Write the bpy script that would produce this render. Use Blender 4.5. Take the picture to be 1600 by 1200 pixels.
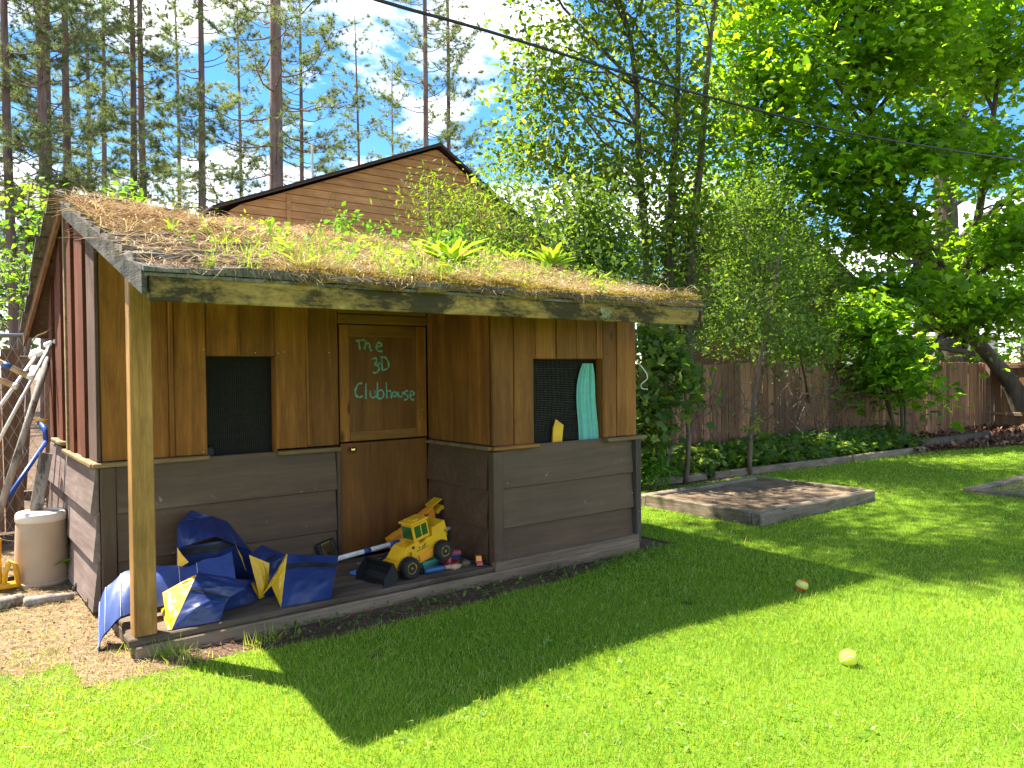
import bpy, math, random
import numpy as np
from mathutils import Vector, Matrix, Quaternion
for o in list(bpy.data.objects): bpy.data.objects.remove(o)
scene = bpy.context.scene
COL = scene.collection
R = math.radians
rnd = random.Random(7)

# ------------------------------------------------------------------ camera, sky, sun, exposure
F = 1190.0; CX, CY = 800, 600; CAMH = 1.4
_yaw, _pit, _rol = R(52.3), R(-0.96), R(0.6)
_fw = np.array([math.cos(_yaw)*math.cos(_pit), math.sin(_yaw)*math.cos(_pit), math.sin(_pit)])
_r0 = np.array([math.sin(_yaw), -math.cos(_yaw), 0.0]); _u0 = np.cross(_r0, _fw)
_rt = _r0*math.cos(_rol) - _u0*math.sin(_rol); _up = _u0*math.cos(_rol) + _r0*math.sin(_rol)
_C = np.array([0, 0, CAMH])
cam = bpy.data.cameras.new('camera'); camo = bpy.data.objects.new('camera', cam); COL.objects.link(camo)
cam.sensor_width = 36; cam.lens = 36*F/1600; cam.clip_end = 2000; cam.clip_start = 0.05
camo.matrix_world = Matrix(((_rt[0], _up[0], -_fw[0], _C[0]), (_rt[1], _up[1], -_fw[1], _C[1]), (_rt[2], _up[2], -_fw[2], _C[2]), (0, 0, 0, 1)))
scene.camera = camo

SUN = Vector((-0.27, 0.53, 1.0)).normalized()
world = bpy.data.worlds.new('World'); scene.world = world; world.use_nodes = True
sl = bpy.data.lights.new('sun', 'SUN'); sl.energy = 4.4; sl.angle = R(0.55); sl.color = (1.0, 0.94, 0.84)
slo = bpy.data.objects.new('sun', sl); COL.objects.link(slo)
slo.rotation_euler = SUN.to_track_quat('Z', 'Y').to_euler(); slo.location = (-6, 12, 25)
vs = scene.view_settings; vs.view_transform = 'Standard'; vs.look = 'None'; vs.exposure = 2.3; vs.gamma = 1.0; vs.use_curve_mapping = False
scene.render.resolution_x, scene.render.resolution_y = 1024, 768

def ray(px, py): return _fw + _rt*(px-CX)/F - _up*(py-CY)/F
def at_y(px, py, Y): d = ray(px, py); return Vector(_C + d*(Y/d[1]))
def at_x(px, py, X): d = ray(px, py); return Vector(_C + d*(X/d[0]))
def at_z(px, py, Z=0.0): d = ray(px, py); return Vector(_C + d*((Z-CAMH)/d[2]))
def at_d(px, py, D): return Vector(_C + ray(px, py)*D)

# ------------------------------------------------------------------ node helpers
class NT:
    def __init__(s, tree): s.t = tree; s.t.nodes.clear()
    def n(s, kind, **kw):
        nd = s.t.nodes.new(kind)
        for k, v in kw.items():
            if hasattr(nd, k) and k not in nd.inputs: setattr(nd, k, v)
            else: s.set(nd, k, v)
        return nd
    def set(s, nd, k, v):
        inp = nd.inputs[k] if not isinstance(k, int) else nd.inputs[k]
        if isinstance(v, bpy.types.NodeSocket): s.t.links.new(v, inp)
        else: inp.default_value = v
    def i(s, nd, idx, v): s.set(nd, idx, v)
    def math(s, op, a, b=0.0, c=None, clamp=False):
        nd = s.t.nodes.new('ShaderNodeMath'); nd.operation = op; nd.use_clamp = clamp
        s.set(nd, 0, a); s.set(nd, 1, b)
        if c is not None: s.set(nd, 2, c)
        return nd.outputs[0]
    def mix(s, fac, a, b, blend='MIX'):
        nd = s.t.nodes.new('ShaderNodeMix'); nd.data_type = 'RGBA'; nd.blend_type = blend
        s.set(nd, 0, fac); s.set(nd, 6, a); s.set(nd, 7, b); return nd.outputs[2]
    def ramp(s, fac, stops):
        nd = s.t.nodes.new('ShaderNodeValToRGB'); cr = nd.color_ramp
        while len(cr.elements) < len(stops): cr.elements.new(0.5)
        for e, (p, c) in zip(cr.elements, stops):
            e.position = p; e.color = c if len(c) == 4 else (*c, 1)
        s.set(nd, 0, fac); return nd.outputs[0]
    def noise(s, vec, scale, detail=4, rough=0.55, dist=0.0):
        nd = s.t.nodes.new('ShaderNodeTexNoise'); s.set(nd, 'Vector', vec)
        s.set(nd, 'Scale', scale); s.set(nd, 'Detail', detail); s.set(nd, 'Roughness', rough); s.set(nd, 'Distortion', dist)
        return nd.outputs['Fac']
    def maprange(s, v, a, b, c, d):
        nd = s.t.nodes.new('ShaderNodeMapRange'); nd.clamp = True
        for k, x in enumerate((v, a, b, c, d)): s.set(nd, k, x)
        return nd.outputs[0]
def c4(c): return (c[0], c[1], c[2], 1.0)
def bsdf(nt, col, rough=0.7, bump=None, bstr=0.3, bdist=0.01, spec=0.3, metal=0.0):
    p = nt.n('ShaderNodeBsdfPrincipled'); nt.set(p, 'Base Color', col); nt.set(p, 'Roughness', rough)
    nt.set(p, 'Specular IOR Level', spec); nt.set(p, 'Metallic', metal)
    if bump is not None:
        b = nt.n('ShaderNodeBump'); nt.set(b, 'Strength', bstr); nt.set(b, 'Distance', bdist); nt.set(b, 'Height', bump)
        nt.t.links.new(b.outputs[0], p.inputs['Normal'])
    return p
def out(nt, sh):
    o = nt.n('ShaderNodeOutputMaterial'); nt.t.links.new(sh.outputs[0] if hasattr(sh, 'outputs') else sh, o.inputs[0])
def newmat(name):
    m = bpy.data.materials.new(name); m.use_nodes = True; return m, NT(m.node_tree)

# sky with cumulus
nt = NT(world.node_tree)
sky = nt.n('ShaderNodeTexSky', sky_type='NISHITA', sun_disc=False, sun_elevation=math.asin(SUN.z), sun_rotation=math.atan2(SUN.x, SUN.y), air_density=1.0, dust_density=0.2, ozone_density=3.0)
tc = nt.n('ShaderNodeTexCoord'); sp = nt.n('ShaderNodeSeparateXYZ'); nt.set(sp, 0, tc.outputs['Generated'])
zz = nt.math('ADD', nt.math('MAXIMUM', sp.outputs[2], 0.0), 0.16)
cb = nt.n('ShaderNodeCombineXYZ'); nt.set(cb, 0, nt.math('DIVIDE', sp.outputs[0], zz)); nt.set(cb, 1, nt.math('DIVIDE', sp.outputs[1], zz)); nt.set(cb, 2, 3.7)
n1 = nt.noise(cb.outputs[0], 1.15, 9, 0.56, 0.15)
fac = nt.maprange(n1, 0.51, 0.58, 0.0, 1.0)
n2 = nt.noise(cb.outputs[0], 2.6, 5, 0.5)
shade = nt.ramp(n2, [(0.3, (0.74, 0.78, 0.85)), (0.62, (1, 1, 1))])
b1 = nt.n('ShaderNodeBackground'); hs_ = nt.n('ShaderNodeHueSaturation'); nt.set(hs_, 'Saturation', 1.32); nt.set(hs_, 'Color', sky.outputs[0]); nt.set(b1, 0, hs_.outputs[0]); nt.set(b1, 1, 0.06)
b2 = nt.n('ShaderNodeBackground'); nt.set(b2, 0, shade); nt.set(b2, 1, 0.7)
ms = nt.n('ShaderNodeMixShader'); nt.set(ms, 0, fac); nt.set(ms, 1, b1.outputs[0]); nt.set(ms, 2, b2.outputs[0])
wo = nt.n('ShaderNodeOutputWorld'); nt.t.links.new(ms.outputs[0], wo.inputs[0])

# ------------------------------------------------------------------ materials
MATS = {}
def wood(name, dark, light, axis='Z', scale=14.0, rough=0.75, vary=0.35, saw=0.0, stain=None, stain_lo=0.5, stain_hi=0.62, stain_scale=3.0, knots=True, spec=0.2, bump=0.35, chips=None):
    m, nt = newmat(name)
    tc = nt.n('ShaderNodeTexCoord'); oi = nt.n('ShaderNodeObjectInfo')
    off = nt.n('ShaderNodeVectorMath', operation='SCALE'); nt.i(off, 0, (13.1, 7.7, 5.3)); nt.set(off, 'Scale', oi.outputs['Random'])
    ad = nt.n('ShaderNodeVectorMath', operation='ADD'); nt.i(ad, 0, tc.outputs['Object']); nt.i(ad, 1, off.outputs[0])
    mp = nt.n('ShaderNodeMapping'); nt.set(mp, 'Vector', ad.outputs[0])
    sc = [1.0, 1.0, 1.0]; sc['XYZ'.index(axis)] = 0.07; nt.set(mp, 'Scale', sc)
    g1 = nt.noise(mp.outputs[0], scale, 6, 0.62, 0.8)
    g2 = nt.noise(mp.outputs[0], scale*7, 3, 0.7)
    col = nt.ramp(g1, [(0.28, dark), (0.72, light)])
    f2 = nt.maprange(g2, 0.25, 0.75, 0.72, 1.22)
    vr = nt.math('MULTIPLY', f2, nt.maprange(oi.outputs['Random'], 0, 1, 1-vary, 1+vary*0.7))
    cc = nt.n('ShaderNodeCombineXYZ'); [nt.i(cc, k, vr) for k in range(3)]
    col = nt.mix(1.0, col, cc.outputs[0], 'MULTIPLY')
    big = nt.noise(ad.outputs[0], 2.2, 3)
    col = nt.mix(nt.maprange(big, 0.35, 0.7, 0.0, 0.38), col, c4([x*0.45 for x in dark]))
    if knots:
        v = nt.n('ShaderNodeTexVoronoi'); mk = nt.n('ShaderNodeMapping'); nt.set(mk, 'Vector', ad.outputs[0])
        sk = [5.0]*3; sk['XYZ'.index(axis)] = 2.2; nt.set(mk, 'Scale', sk); nt.set(v, 'Vector', mk.outputs[0]); nt.set(v, 'Scale', 1.0)
        col = nt.mix(nt.maprange(v.outputs['Distance'], 0.06, 0.13, 0.8, 0.0), col, c4([x*0.3 for x in dark]))
    h = nt.math('ADD', nt.math('MULTIPLY', g2, 0.6), g1)
    if saw:
        w = nt.n('ShaderNodeTexWave', wave_type='BANDS', bands_direction=axis); nt.set(w, 'Vector', ad.outputs[0]); nt.set(w, 'Scale', saw); nt.set(w, 'Distortion', 2.5); nt.set(w, 'Detail', 2.0)
        h = nt.math('ADD', h, nt.math('MULTIPLY', w.outputs['Fac'], 0.7))
        col = nt.mix(nt.math('MULTIPLY', w.outputs['Fac'], 0.3), col, c4([x*0.4 for x in dark]))
    if stain is not None:
        ms_ = nt.n('ShaderNodeMapping'); nt.set(ms_, 'Vector', ad.outputs[0]); ss_ = [1.0]*3; ss_['XYZ'.index(axis)] = 0.45; nt.set(ms_, 'Scale', ss_)
        s1 = nt.math('ADD', nt.math('MULTIPLY', nt.noise(ms_.outputs[0], stain_scale, 10, 0.74, 0.3), 0.82), nt.math('MULTIPLY', g2, 0.18))
        col = nt.mix(nt.maprange(s1, stain_lo, stain_hi, 0.0, 0.9), col, c4(stain))
    if chips is not None:
        s2 = nt.noise(ad.outputs[0], 11.0, 8, 0.74, 0.25)
        col = nt.mix(nt.maprange(s2, 0.635, 0.68, 0.0, 0.8), col, c4(chips))
        s3 = nt.noise(mp.outputs[0], 6, 8, 0.7)
        col = nt.mix(nt.maprange(s3, 0.6, 0.8, 0.0, 0.35), col, c4(chips))
    out(nt, bsdf(nt, col, rough, h, bump, 0.006, spec)); MATS[name] = m; return m
def plain(name, col, rough=0.5, spec=0.4, metal=0.0, var=0.25, nscale=25.0, bump=0.08, dirt=None):
    m, nt = newmat(name); tc = nt.n('ShaderNodeTexCoord')
    a = nt.noise(tc.outputs['Object'], nscale, 5, 0.6)
    c = nt.mix(nt.maprange(a, 0.3, 0.7, 0, 1), c4([x*(1-var) for x in col]), c4([min(1, x*(1+var*0.6)) for x in col]))
    if dirt is not None:
        b = nt.noise(tc.outputs['Object'], nscale*0.35, 7, 0.7)
        c = nt.mix(nt.maprange(b, 0.5, 0.72, 0, 0.75), c, c4(dirt))
    out(nt, bsdf(nt, c, rough, a, bump, 0.004, spec, metal)); MATS[name] = m; return m
def leafmat(name, c1, c2, trans=0.45, tcol=None, rough=0.55, c3=None, spec=0.25):
    """per leaf colour from the face attribute tint"""
    m, nt = newmat(name); at = nt.n('ShaderNodeAttribute', attribute_name='tint')
    st = [(0.0, c1), (1.0, c2)] if c3 is None else [(0.0, c1), (0.62, c2), (1.0, c3)]
    col = nt.ramp(at.outputs['Fac'], st)
    p = bsdf(nt, col, rough, spec=spec)
    t = nt.n('ShaderNodeBsdfTranslucent')
    nt.set(t, 'Color', nt.mix(1.0, col, c4(tcol or (1.9, 1.75, 0.7)), 'MULTIPLY'))
    mx = nt.n('ShaderNodeMixShader'); nt.set(mx, 0, trans); nt.set(mx, 1, p.outputs[0]); nt.set(mx, 2, t.outputs[0])
    out(nt, mx); MATS[name] = m; return m

wood('stained_board', (0.165, 0.058, 0.010), (0.385, 0.158, 0.028), 'Z', 13, saw=0.0, vary=0.3, rough=0.62, chips=None, stain=(0.07, 0.035, 0.012), stain_lo=0.54, stain_hi=0.75, stain_scale=5.0, bump=0.5)
wood('stained_ply', (0.125, 0.047, 0.010), (0.26, 0.104, 0.024), 'Z', 7, vary=0.15, rough=0.55)
wood('stained_rail', (0.15, 0.064, 0.014), (0.32, 0.15, 0.04), 'X', 10, vary=0.2, rough=0.62)
wood('post_wood', (0.22, 0.10, 0.022), (0.52, 0.28, 0.08), 'Z', 20, vary=0.1, rough=0.65, stain=(0.15, 0.075, 0.022), stain_lo=0.5, stain_hi=0.72, stain_scale=6, bump=0.6)
wood('red_sawn', (0.10, 0.028, 0.011), (0.235, 0.078, 0.034), 'Z', 22, saw=55.0, vary=0.3, rough=0.9, bump=0.6)
wood('grey_sawn', (0.10, 0.060, 0.042), (0.22, 0.14, 0.10), 'Z', 22, saw=70.0, vary=0.2, rough=0.9, bump=0.7)
wood('brown_paint', (0.086, 0.047, 0.024), (0.132, 0.076, 0.040), 'X', 5, vary=0.12, rough=0.55, knots=False, chips=(0.24, 0.20, 0.17), bump=0.15, spec=0.35)
wood('brown_paint_z', (0.072, 0.041, 0.023), (0.115, 0.068, 0.038), 'Z', 6, vary=0.12, rough=0.55, knots=False, chips=(0.22, 0.18, 0.15), bump=0.2, spec=0.35)
wood('worn_paint', (0.15, 0.105, 0.085), (0.27, 0.205, 0.175), 'Y', 6, vary=0.12, rough=0.75, knots=False, chips=(0.42, 0.37, 0.32), bump=0.3)
wood('worn_paint_z', (0.06, 0.045, 0.035), (0.13, 0.10, 0.08), 'Z', 14, vary=0.15, rough=0.75, knots=False, chips=(0.30, 0.27, 0.23), bump=0.4)
wood('sill_wood', (0.16, 0.10, 0.045), (0.34, 0.24, 0.12), 'X', 16, vary=0.15, rough=0.8)
wood('beam_wood', (0.27, 0.165, 0.035), (0.56, 0.395, 0.125), 'X', 13, rough=0.8, vary=0.1, stain=(0.012, 0.014, 0.009), stain_lo=0.43, stain_hi=0.54, stain_scale=5.5, bump=0.5)
wood('rake_wood', (0.05, 0.045, 0.036), (0.21, 0.19, 0.155), 'Y', 20, rough=0.9, vary=0.2, stain=(0.02, 0.02, 0.015), stain_lo=0.42, stain_hi=0.55, stain_scale=9, bump=1.0)
wood('shake_wood', (0.085, 0.078, 0.068), (0.24, 0.225, 0.20), 'Y', 26, rough=0.95, vary=0.4, stain=(0.035, 0.03, 0.02), stain_lo=0.5, stain_hi=0.63, stain_scale=7, bump=0.8)
wood('deck_wood', (0.095, 0.065, 0.042), (0.24, 0.18, 0.125), 'X', 16, rough=0.85, vary=0.3, stain=(0.04, 0.028, 0.018), stain_lo=0.5, stain_hi=0.64, bump=0.6)
wood('deck_rim', (0.16, 0.108, 0.068), (0.32, 0.235, 0.155), 'X', 14, rough=0.85, vary=0.1, bump=0.5)
wood('fence_wood', (0.19, 0.092, 0.045), (0.44, 0.235, 0.125), 'Z', 16, rough=0.85, vary=0.45, stain=(0.10, 0.075, 0.05), stain_lo=0.5, stain_hi=0.7, stain_scale=2.0, bump=0.5)
wood('fence_rail', (0.14, 0.08, 0.045), (0.30, 0.19, 0.115), 'X', 16, rough=0.85, vary=0.3, bump=0.5)
wood('bed_timber', (0.15, 0.11, 0.07), (0.36, 0.285, 0.205), 'X', 16, rough=0.9, vary=0.15, stain=(0.055, 0.06, 0.02), stain_lo=0.5, stain_hi=0.62, stain_scale=4.5, bump=0.7)
wood('bed_timber_y', (0.15, 0.11, 0.07), (0.36, 0.285, 0.205), 'Y', 16, rough=0.9, vary=0.15, stain=(0.055, 0.06, 0.02), stain_lo=0.5, stain_hi=0.62, stain_scale=4.5, bump=0.7)
wood('house_siding', (0.55, 0.26, 0.105), (0.70, 0.37, 0.165), 'X', 5, rough=0.7, vary=0.12, knots=False, bump=0.1)
wood('old_plank', (0.20, 0.17, 0.14), (0.46, 0.41, 0.36), 'Z', 18, rough=0.9, vary=0.1, stain=(0.06, 0.05, 0.04), stain_lo=0.52, stain_hi=0.6, stain_scale=9, bump=0.7)
wood('bark', (0.06, 0.045, 0.034), (0.19, 0.15, 0.115), 'Z', 16, rough=0.95, vary=0.15, knots=False, bump=1.0)
wood('pine_bark', (0.13, 0.085, 0.068), (0.34, 0.24, 0.195), 'Z', 8, rough=0.95, vary=0.25, knots=False, bump=1.0)
wood('twig', (0.10, 0.07, 0.05), (0.24, 0.18, 0.13), 'Z', 16, rough=0.95, vary=0.2, knots=False)
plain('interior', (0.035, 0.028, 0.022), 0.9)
plain('brown_house', (0.10, 0.055, 0.035), 0.8)
plain('roof_dark', (0.05, 0.04, 0.035), 0.85)
plain('white_paint', (0.72, 0.70, 0.64), 0.45, dirt=(0.42, 0.37, 0.29), nscale=14)
plain('white_wall', (0.72, 0.70, 0.70), 0.7)
plain('grey_roof', (0.42, 0.41, 0.43), 0.8)
plain('tan_stripe', (0.55, 0.40, 0.26), 0.6)
plain('blue_tape', (0.03, 0.09, 0.30), 0.35)
plain('blue_vinyl', (0.015, 0.029, 0.115), 0.36, spec=0.5, var=0.2, nscale=9, bump=0.25)
plain('pale_blue_vinyl', (0.045, 0.080, 0.25), 0.42, spec=0.5, var=0.15, nscale=9, bump=0.2)
plain('yellow_vinyl', (0.72, 0.41, 0.008), 0.40, spec=0.45, var=0.12, nscale=9, bump=0.25)
plain('black_strap', (0.010, 0.011, 0.014), 0.6)
plain('stitch', (0.62, 0.66, 0.75), 0.7)
plain('toy_yellow', (0.74, 0.40, 0.012), 0.32, spec=0.5, var=0.08, dirt=(0.42, 0.21, 0.03), nscale=18)
plain('toy_orange', (0.80, 0.30, 0.02), 0.35, spec=0.5, var=0.1)
plain('toy_black', (0.010, 0.010, 0.011), 0.55, var=0.3)
plain('toy_green_glass', (0.03, 0.10, 0.02), 0.15, spec=0.6)
plain('toy_blue', (0.06, 0.27, 0.72), 0.4)
plain('toy_teal', (0.10, 0.42, 0.30), 0.45)
plain('toy_red', (0.30, 0.035, 0.05), 0.45)
plain('toy_pink', (0.55, 0.12, 0.16), 0.5)
plain('handle_blue', (0.025, 0.10, 0.24), 0.4)
plain('handle_tan', (0.50, 0.30, 0.19), 0.6)
plain('straw_bristle', (0.40, 0.27, 0.05), 0.8, nscale=60, bump=0.6)
plain('chrome', (0.75, 0.75, 0.72), 0.25, metal=1.0)
plain('brass', (0.85, 0.62, 0.22), 0.22, metal=1.0)
plain('bin_plastic', (0.44, 0.32, 0.205), 0.5, dirt=(0.33, 0.22, 0.14), nscale=8, var=0.08)
plain('bin_rim', (0.66, 0.58, 0.48), 0.5, dirt=(0.4, 0.32, 0.24), nscale=8, var=0.08)
plain('blue_pole', (0.025, 0.07, 0.30), 0.35)
plain('curtain_cloth', (0.16, 0.47, 0.40), 0.85, var=0.1)
plain('letter_paint', (0.13, 0.36, 0.28), 0.7, var=0.3, nscale=60)
plain('screen_wire', (0.065, 0.06, 0.05), 0.5)
plain('galvanised', (0.35, 0.34, 0.32), 0.45, metal=0.6)
plain('cable_rubber', (0.012, 0.012, 0.013), 0.5)
plain('ball_felt', (0.85, 0.85, 0.06), 0.95, bump=0.6, nscale=140)
plain('ball_pale', (0.62, 0.66, 0.16), 0.95, bump=0.6, nscale=140)
plain('ball_orange', (0.75, 0.10, 0.02), 0.95, bump=0.6, nscale=140)
plain('nail_head', (0.5, 0.48, 0.42), 0.4, metal=0.8)
plain('lichen', (0.45, 0.50, 0.28), 0.9)
leafmat('grass_blade', (0.130, 0.255, 0.024), (0.235, 0.375, 0.040), 0.45, (2.0, 1.6, 0.6), c3=(0.52, 0.52, 0.20), spec=0.15, rough=0.6)
leafmat('straw', (0.13, 0.080, 0.030), (0.30, 0.215, 0.10), 0.2, (1.1, 1.0, 0.8), c3=(0.46, 0.37, 0.22))
leafmat('roof_straw', (0.30, 0.20, 0.10), (0.55, 0.43, 0.25), 0.2, (1.1, 1.0, 0.8), c3=(0.72, 0.63, 0.45))
leafmat('needle_litter', (0.13, 0.062, 0.032), (0.33, 0.19, 0.105), 0.15, (1.1, 1, 0.8), c3=(0.62, 0.51, 0.35))
leafmat('moss_fuzz', (0.19, 0.105, 0.048), (0.33, 0.25, 0.055), 0.3, (1.4, 1.25, 0.5), c3=(0.50, 0.44, 0.06))
leafmat('weed_leaf', (0.10, 0.20, 0.020), (0.24, 0.36, 0.035), 0.45, (1.5, 1.5, 0.6), c3=(0.38, 0.46, 0.06))
leafmat('maple_leaf', (0.055, 0.130, 0.012), (0.105, 0.215, 0.020), 0.60, (3.2, 2.75, 0.5), c3=(0.18, 0.30, 0.035))
leafmat('hedge_leaf', (0.042, 0.092, 0.020), (0.085, 0.155, 0.034), 0.50, (2.5, 2.2, 0.6), c3=(0.18, 0.24, 0.06))
leafmat('olive_leaf', (0.050, 0.095, 0.016), (0.100, 0.165, 0.026), 0.55, (2.5, 2.35, 0.6), c3=(0.20, 0.22, 0.05))
leafmat('bright_leaf', (0.07, 0.17, 0.02), (0.13, 0.27, 0.03), 0.45, (1.8, 1.7, 0.6), c3=(0.22, 0.34, 0.05))
leafmat('pine_needle', (0.085, 0.13, 0.055), (0.155, 0.205, 0.095), 0.5, (1.6, 1.55, 0.85), c3=(0.27, 0.31, 0.17))
leafmat('clover_leaf', (0.10, 0.22, 0.03), (0.18, 0.32, 0.06), 0.4, (1.6, 1.5, 0.6), c3=(0.30, 0.42, 0.14))
leafmat('dead_leaf', (0.05, 0.022, 0.012), (0.16, 0.075, 0.040), 0.15, (1.2, 1, 0.8), c3=(0.34, 0.21, 0.13))

def ground_mat(name, cols, scale=3.0, fine=40.0, bstr=0.5, rough=0.95):
    m, nt = newmat(name); tc = nt.n('ShaderNodeTexCoord')
    a = nt.noise(tc.outputs['Object'], scale, 8, 0.65); b = nt.noise(tc.outputs['Object'], fine, 5, 0.7)
    f = nt.math('ADD', nt.math('MULTIPLY', a, 0.6), nt.math('MULTIPLY', b, 0.4))
    col = nt.ramp(f, [(0.32+0.36*k/(len(cols)-1), c) for k, c in enumerate(cols)])
    out(nt, bsdf(nt, col, rough, b, bstr, 0.02, 0.1)); MATS[name] = m
ground_mat('soil', [(0.045, 0.028, 0.017), (0.10, 0.065, 0.042), (0.19, 0.135, 0.09)])
ground_mat('bed_soil', [(0.07, 0.046, 0.028), (0.17, 0.118, 0.075), (0.29, 0.215, 0.145)], 6, 60)
ground_mat('lawn', [(0.06, 0.12, 0.006), (0.10, 0.18, 0.010), (0.16, 0.22, 0.02)], 1.2, 60)
ground_mat('dry_ground', [(0.10, 0.065, 0.035), (0.19, 0.125, 0.07), (0.25, 0.18, 0.105)], 4, 50, 0.15)
ground_mat('moss', [(0.045, 0.024, 0.014), (0.14, 0.075, 0.030), (0.24, 0.165, 0.035), (0.30, 0.25, 0.05)], 5, 70, 1.0)

# ------------------------------------------------------------------ mesh helpers
class MB:
    def __init__(s): s.v = []; s.f = []
    def add(s, vs, fs):
        b = len(s.v); s.v += [tuple(v) for v in vs]; s.f += [tuple(b+i for i in f) for f in fs]; return s
    def box(s, x0, x1, y0, y1, z0, z1, bev=0.004, M=None, jit=0.0):
        ext = ((x0, x1), (y0, y1), (z0, z1)); b = min(bev, 0.45*min(abs(e[1]-e[0]) for e in ext))
        idx = {}; vs = []
        for i in (0, 1):
            for j in (0, 1):
                for k in (0, 1):
                    sg = (i, j, k); jj = [rnd.uniform(-jit, jit) for _ in range(3)]
                    for a in range(3):
                        p = [ext[q][sg[q]] + (0 if q == a else (b if sg[q] == 0 else -b)) + jj[q] for q in range(3)]
                        idx[(i, j, k, a)] = len(vs); vs.append(p)
        fs = []
        for a in range(3):
            o1, o2 = [q for q in range(3) if q != a]
            for sa in (0, 1):
                loop = []
                for (p, q) in ((0, 0), (1, 0), (1, 1), (0, 1)):
                    sg = [0]*3; sg[a] = sa; sg[o1] = p; sg[o2] = q; loop.append(idx[(*sg, a)])
                fs.append(loop)
            for s1 in (0, 1):
                for s2 in (0, 1):
                    l = []
                    for (t, ax) in ((0, o1), (1, o1), (1, o2), (0, o2)):
                        sg = [0]*3; sg[a] = t; sg[o1] = s1; sg[o2] = s2; l.append(idx[(*sg, ax)])
                    fs.append(l)
        for i in (0, 1):
            for j in (0, 1):
                for k in (0, 1): fs.append([idx[(i, j, k, a)] for a in range(3)])
        if M is not None: vs = [tuple(M @ Vector(v)) for v in vs]
        return s.add(vs, fs)
    def tube(s, pts, rad, n=8, cap=True):
        pts = [Vector(p) for p in pts]; m = len(pts)
        if not hasattr(rad, '__len__'): rad = [rad]*m
        vs = []; prev = None
        for i, p in enumerate(pts):
            t = (pts[min(i+1, m-1)]-pts[max(i-1, 0)])
            if t.length < 1e-9: t = Vector((0, 0, 1))
            t.normalize()
            if prev is None:
                u = t.orthogonal().normalized()
            else:
                u = prev - t*prev.dot(t)
                u = u.normalized() if u.length > 1e-6 else t.orthogonal().normalized()
            prev = u; w = t.cross(u)
            for k in range(n):
                a = 2*math.pi*k/n; vs.append(p+(u*math.cos(a)+w*math.sin(a))*rad[i])
        fs = [(i*n+k, i*n+(k+1) % n, (i+1)*n+(k+1) % n, (i+1)*n+k) for i in range(m-1) for k in range(n)]
        if cap: fs += [tuple(range(n-1, -1, -1)), tuple((m-1)*n+k for k in range(n))]
        return s.add(vs, fs)
    def lathe(s, prof, n=20, M=None, sx=1.0, sy=1.0):
        vs = [(r*math.cos(2*math.pi*k/n)*sx, r*math.sin(2*math.pi*k/n)*sy, z) for r, z in prof for k in range(n)]
        fs = [(i*n+k, i*n+(k+1) % n, (i+1)*n+(k+1) % n, (i+1)*n+k) for i in range(len(prof)-1) for k in range(n)]
        fs += [tuple(range(n-1, -1, -1)), tuple((len(prof)-1)*n+k for k in range(n))]
        if M is not None: vs = [tuple(M @ Vector(v)) for v in vs]
        return s.add(vs, fs)
    def prism(s, poly, h0, h1, axis='Y', M=None):
        """extrude a 2-D polygon: axis Y -> points are (x,z); axis X -> (y,z); axis Z -> (x,y)"""
        def P(p, h): return {'Y': (p[0], h, p[1]), 'X': (h, p[0], p[1]), 'Z': (p[0], p[1], h)}[axis]
        n = len(poly); vs = [P(p, h0) for p in poly]+[P(p, h1) for p in poly]
        if M is not None: vs = [tuple(M @ Vector(v)) for v in vs]
        return s.add(vs, [tuple(range(n)), tuple(range(2*n-1, n-1, -1))]+[(i, (i+1) % n, n+(i+1) % n, n+i) for i in range(n)])
    def mesh(s, name, mat, smooth=False):
        me = bpy.data.meshes.new(name); me.from_pydata(s.v, [], s.f); me.update()
        if mat: me.materials.append(MATS[mat])
        if smooth: me.polygons.foreach_set('use_smooth', [True]*len(me.polygons))
        return me
def tag(o, label=None, cat=None, group=None, kind=None):
    if label: o['label'] = label
    if cat: o['category'] = cat
    if group: o['group'] = group
    if kind: o['kind'] = kind
    return o
def thing(name, label, cat, loc=(0, 0, 0), rot=None, group=None):
    o = bpy.data.objects.new(name, None); COL.objects.link(o); o.location = loc; o.empty_display_size = 0.1
    if rot is not None: o.rotation_euler = rot
    return tag(o, label, cat, group)
def obj(name, me, parent=None, world=True):
    """link a mesh; world=True: vertices are world coordinates even under a moved parent"""
    o = bpy.data.objects.new(name, me); COL.objects.link(o)
    if parent is not None:
        o.parent = parent
        if world and parent.type == 'EMPTY': o.matrix_parent_inverse = Matrix.Translation(-Vector(parent.location))
    return o
def part(name, mb, mat, parent, smooth=False, world=True): return obj(name, mb.mesh(name, mat, smooth), parent, world)
def board(parent, mat, x0, x1, y0, y1, z0, z1, name='board', bev=0.004, jit=0.0015): return part(name, MB().box(x0, x1, y0, y1, z0, z1, bev, jit=jit), mat, parent)
def np_mesh(name, V, k, mat, tint=None, smooth=False):
    """V: (m*k,3) vertices, consecutive k vertices form a face"""
    V = np.asarray(V, np.float32); m = len(V)//k; me = bpy.data.meshes.new(name)
    me.vertices.add(m*k); me.vertices.foreach_set('co', V.ravel())
    me.loops.add(m*k); me.loops.foreach_set('vertex_index', np.arange(m*k, dtype=np.int32))
    me.polygons.add(m); me.polygons.foreach_set('loop_start', np.arange(0, m*k, k, dtype=np.int32))
    try: me.polygons.foreach_set('loop_total', np.full(m, k, np.int32))
    except Exception: pass
    if tint is not None:
        a = me.attributes.new('tint', 'FLOAT', 'FACE'); a.data.foreach_set('value', np.asarray(tint, np.float32))
    me.update(calc_edges=True); me.materials.append(MATS[mat]); return me
def nrm(a): return a/np.maximum(np.linalg.norm(a, axis=-1, keepdims=True), 1e-9)
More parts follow.
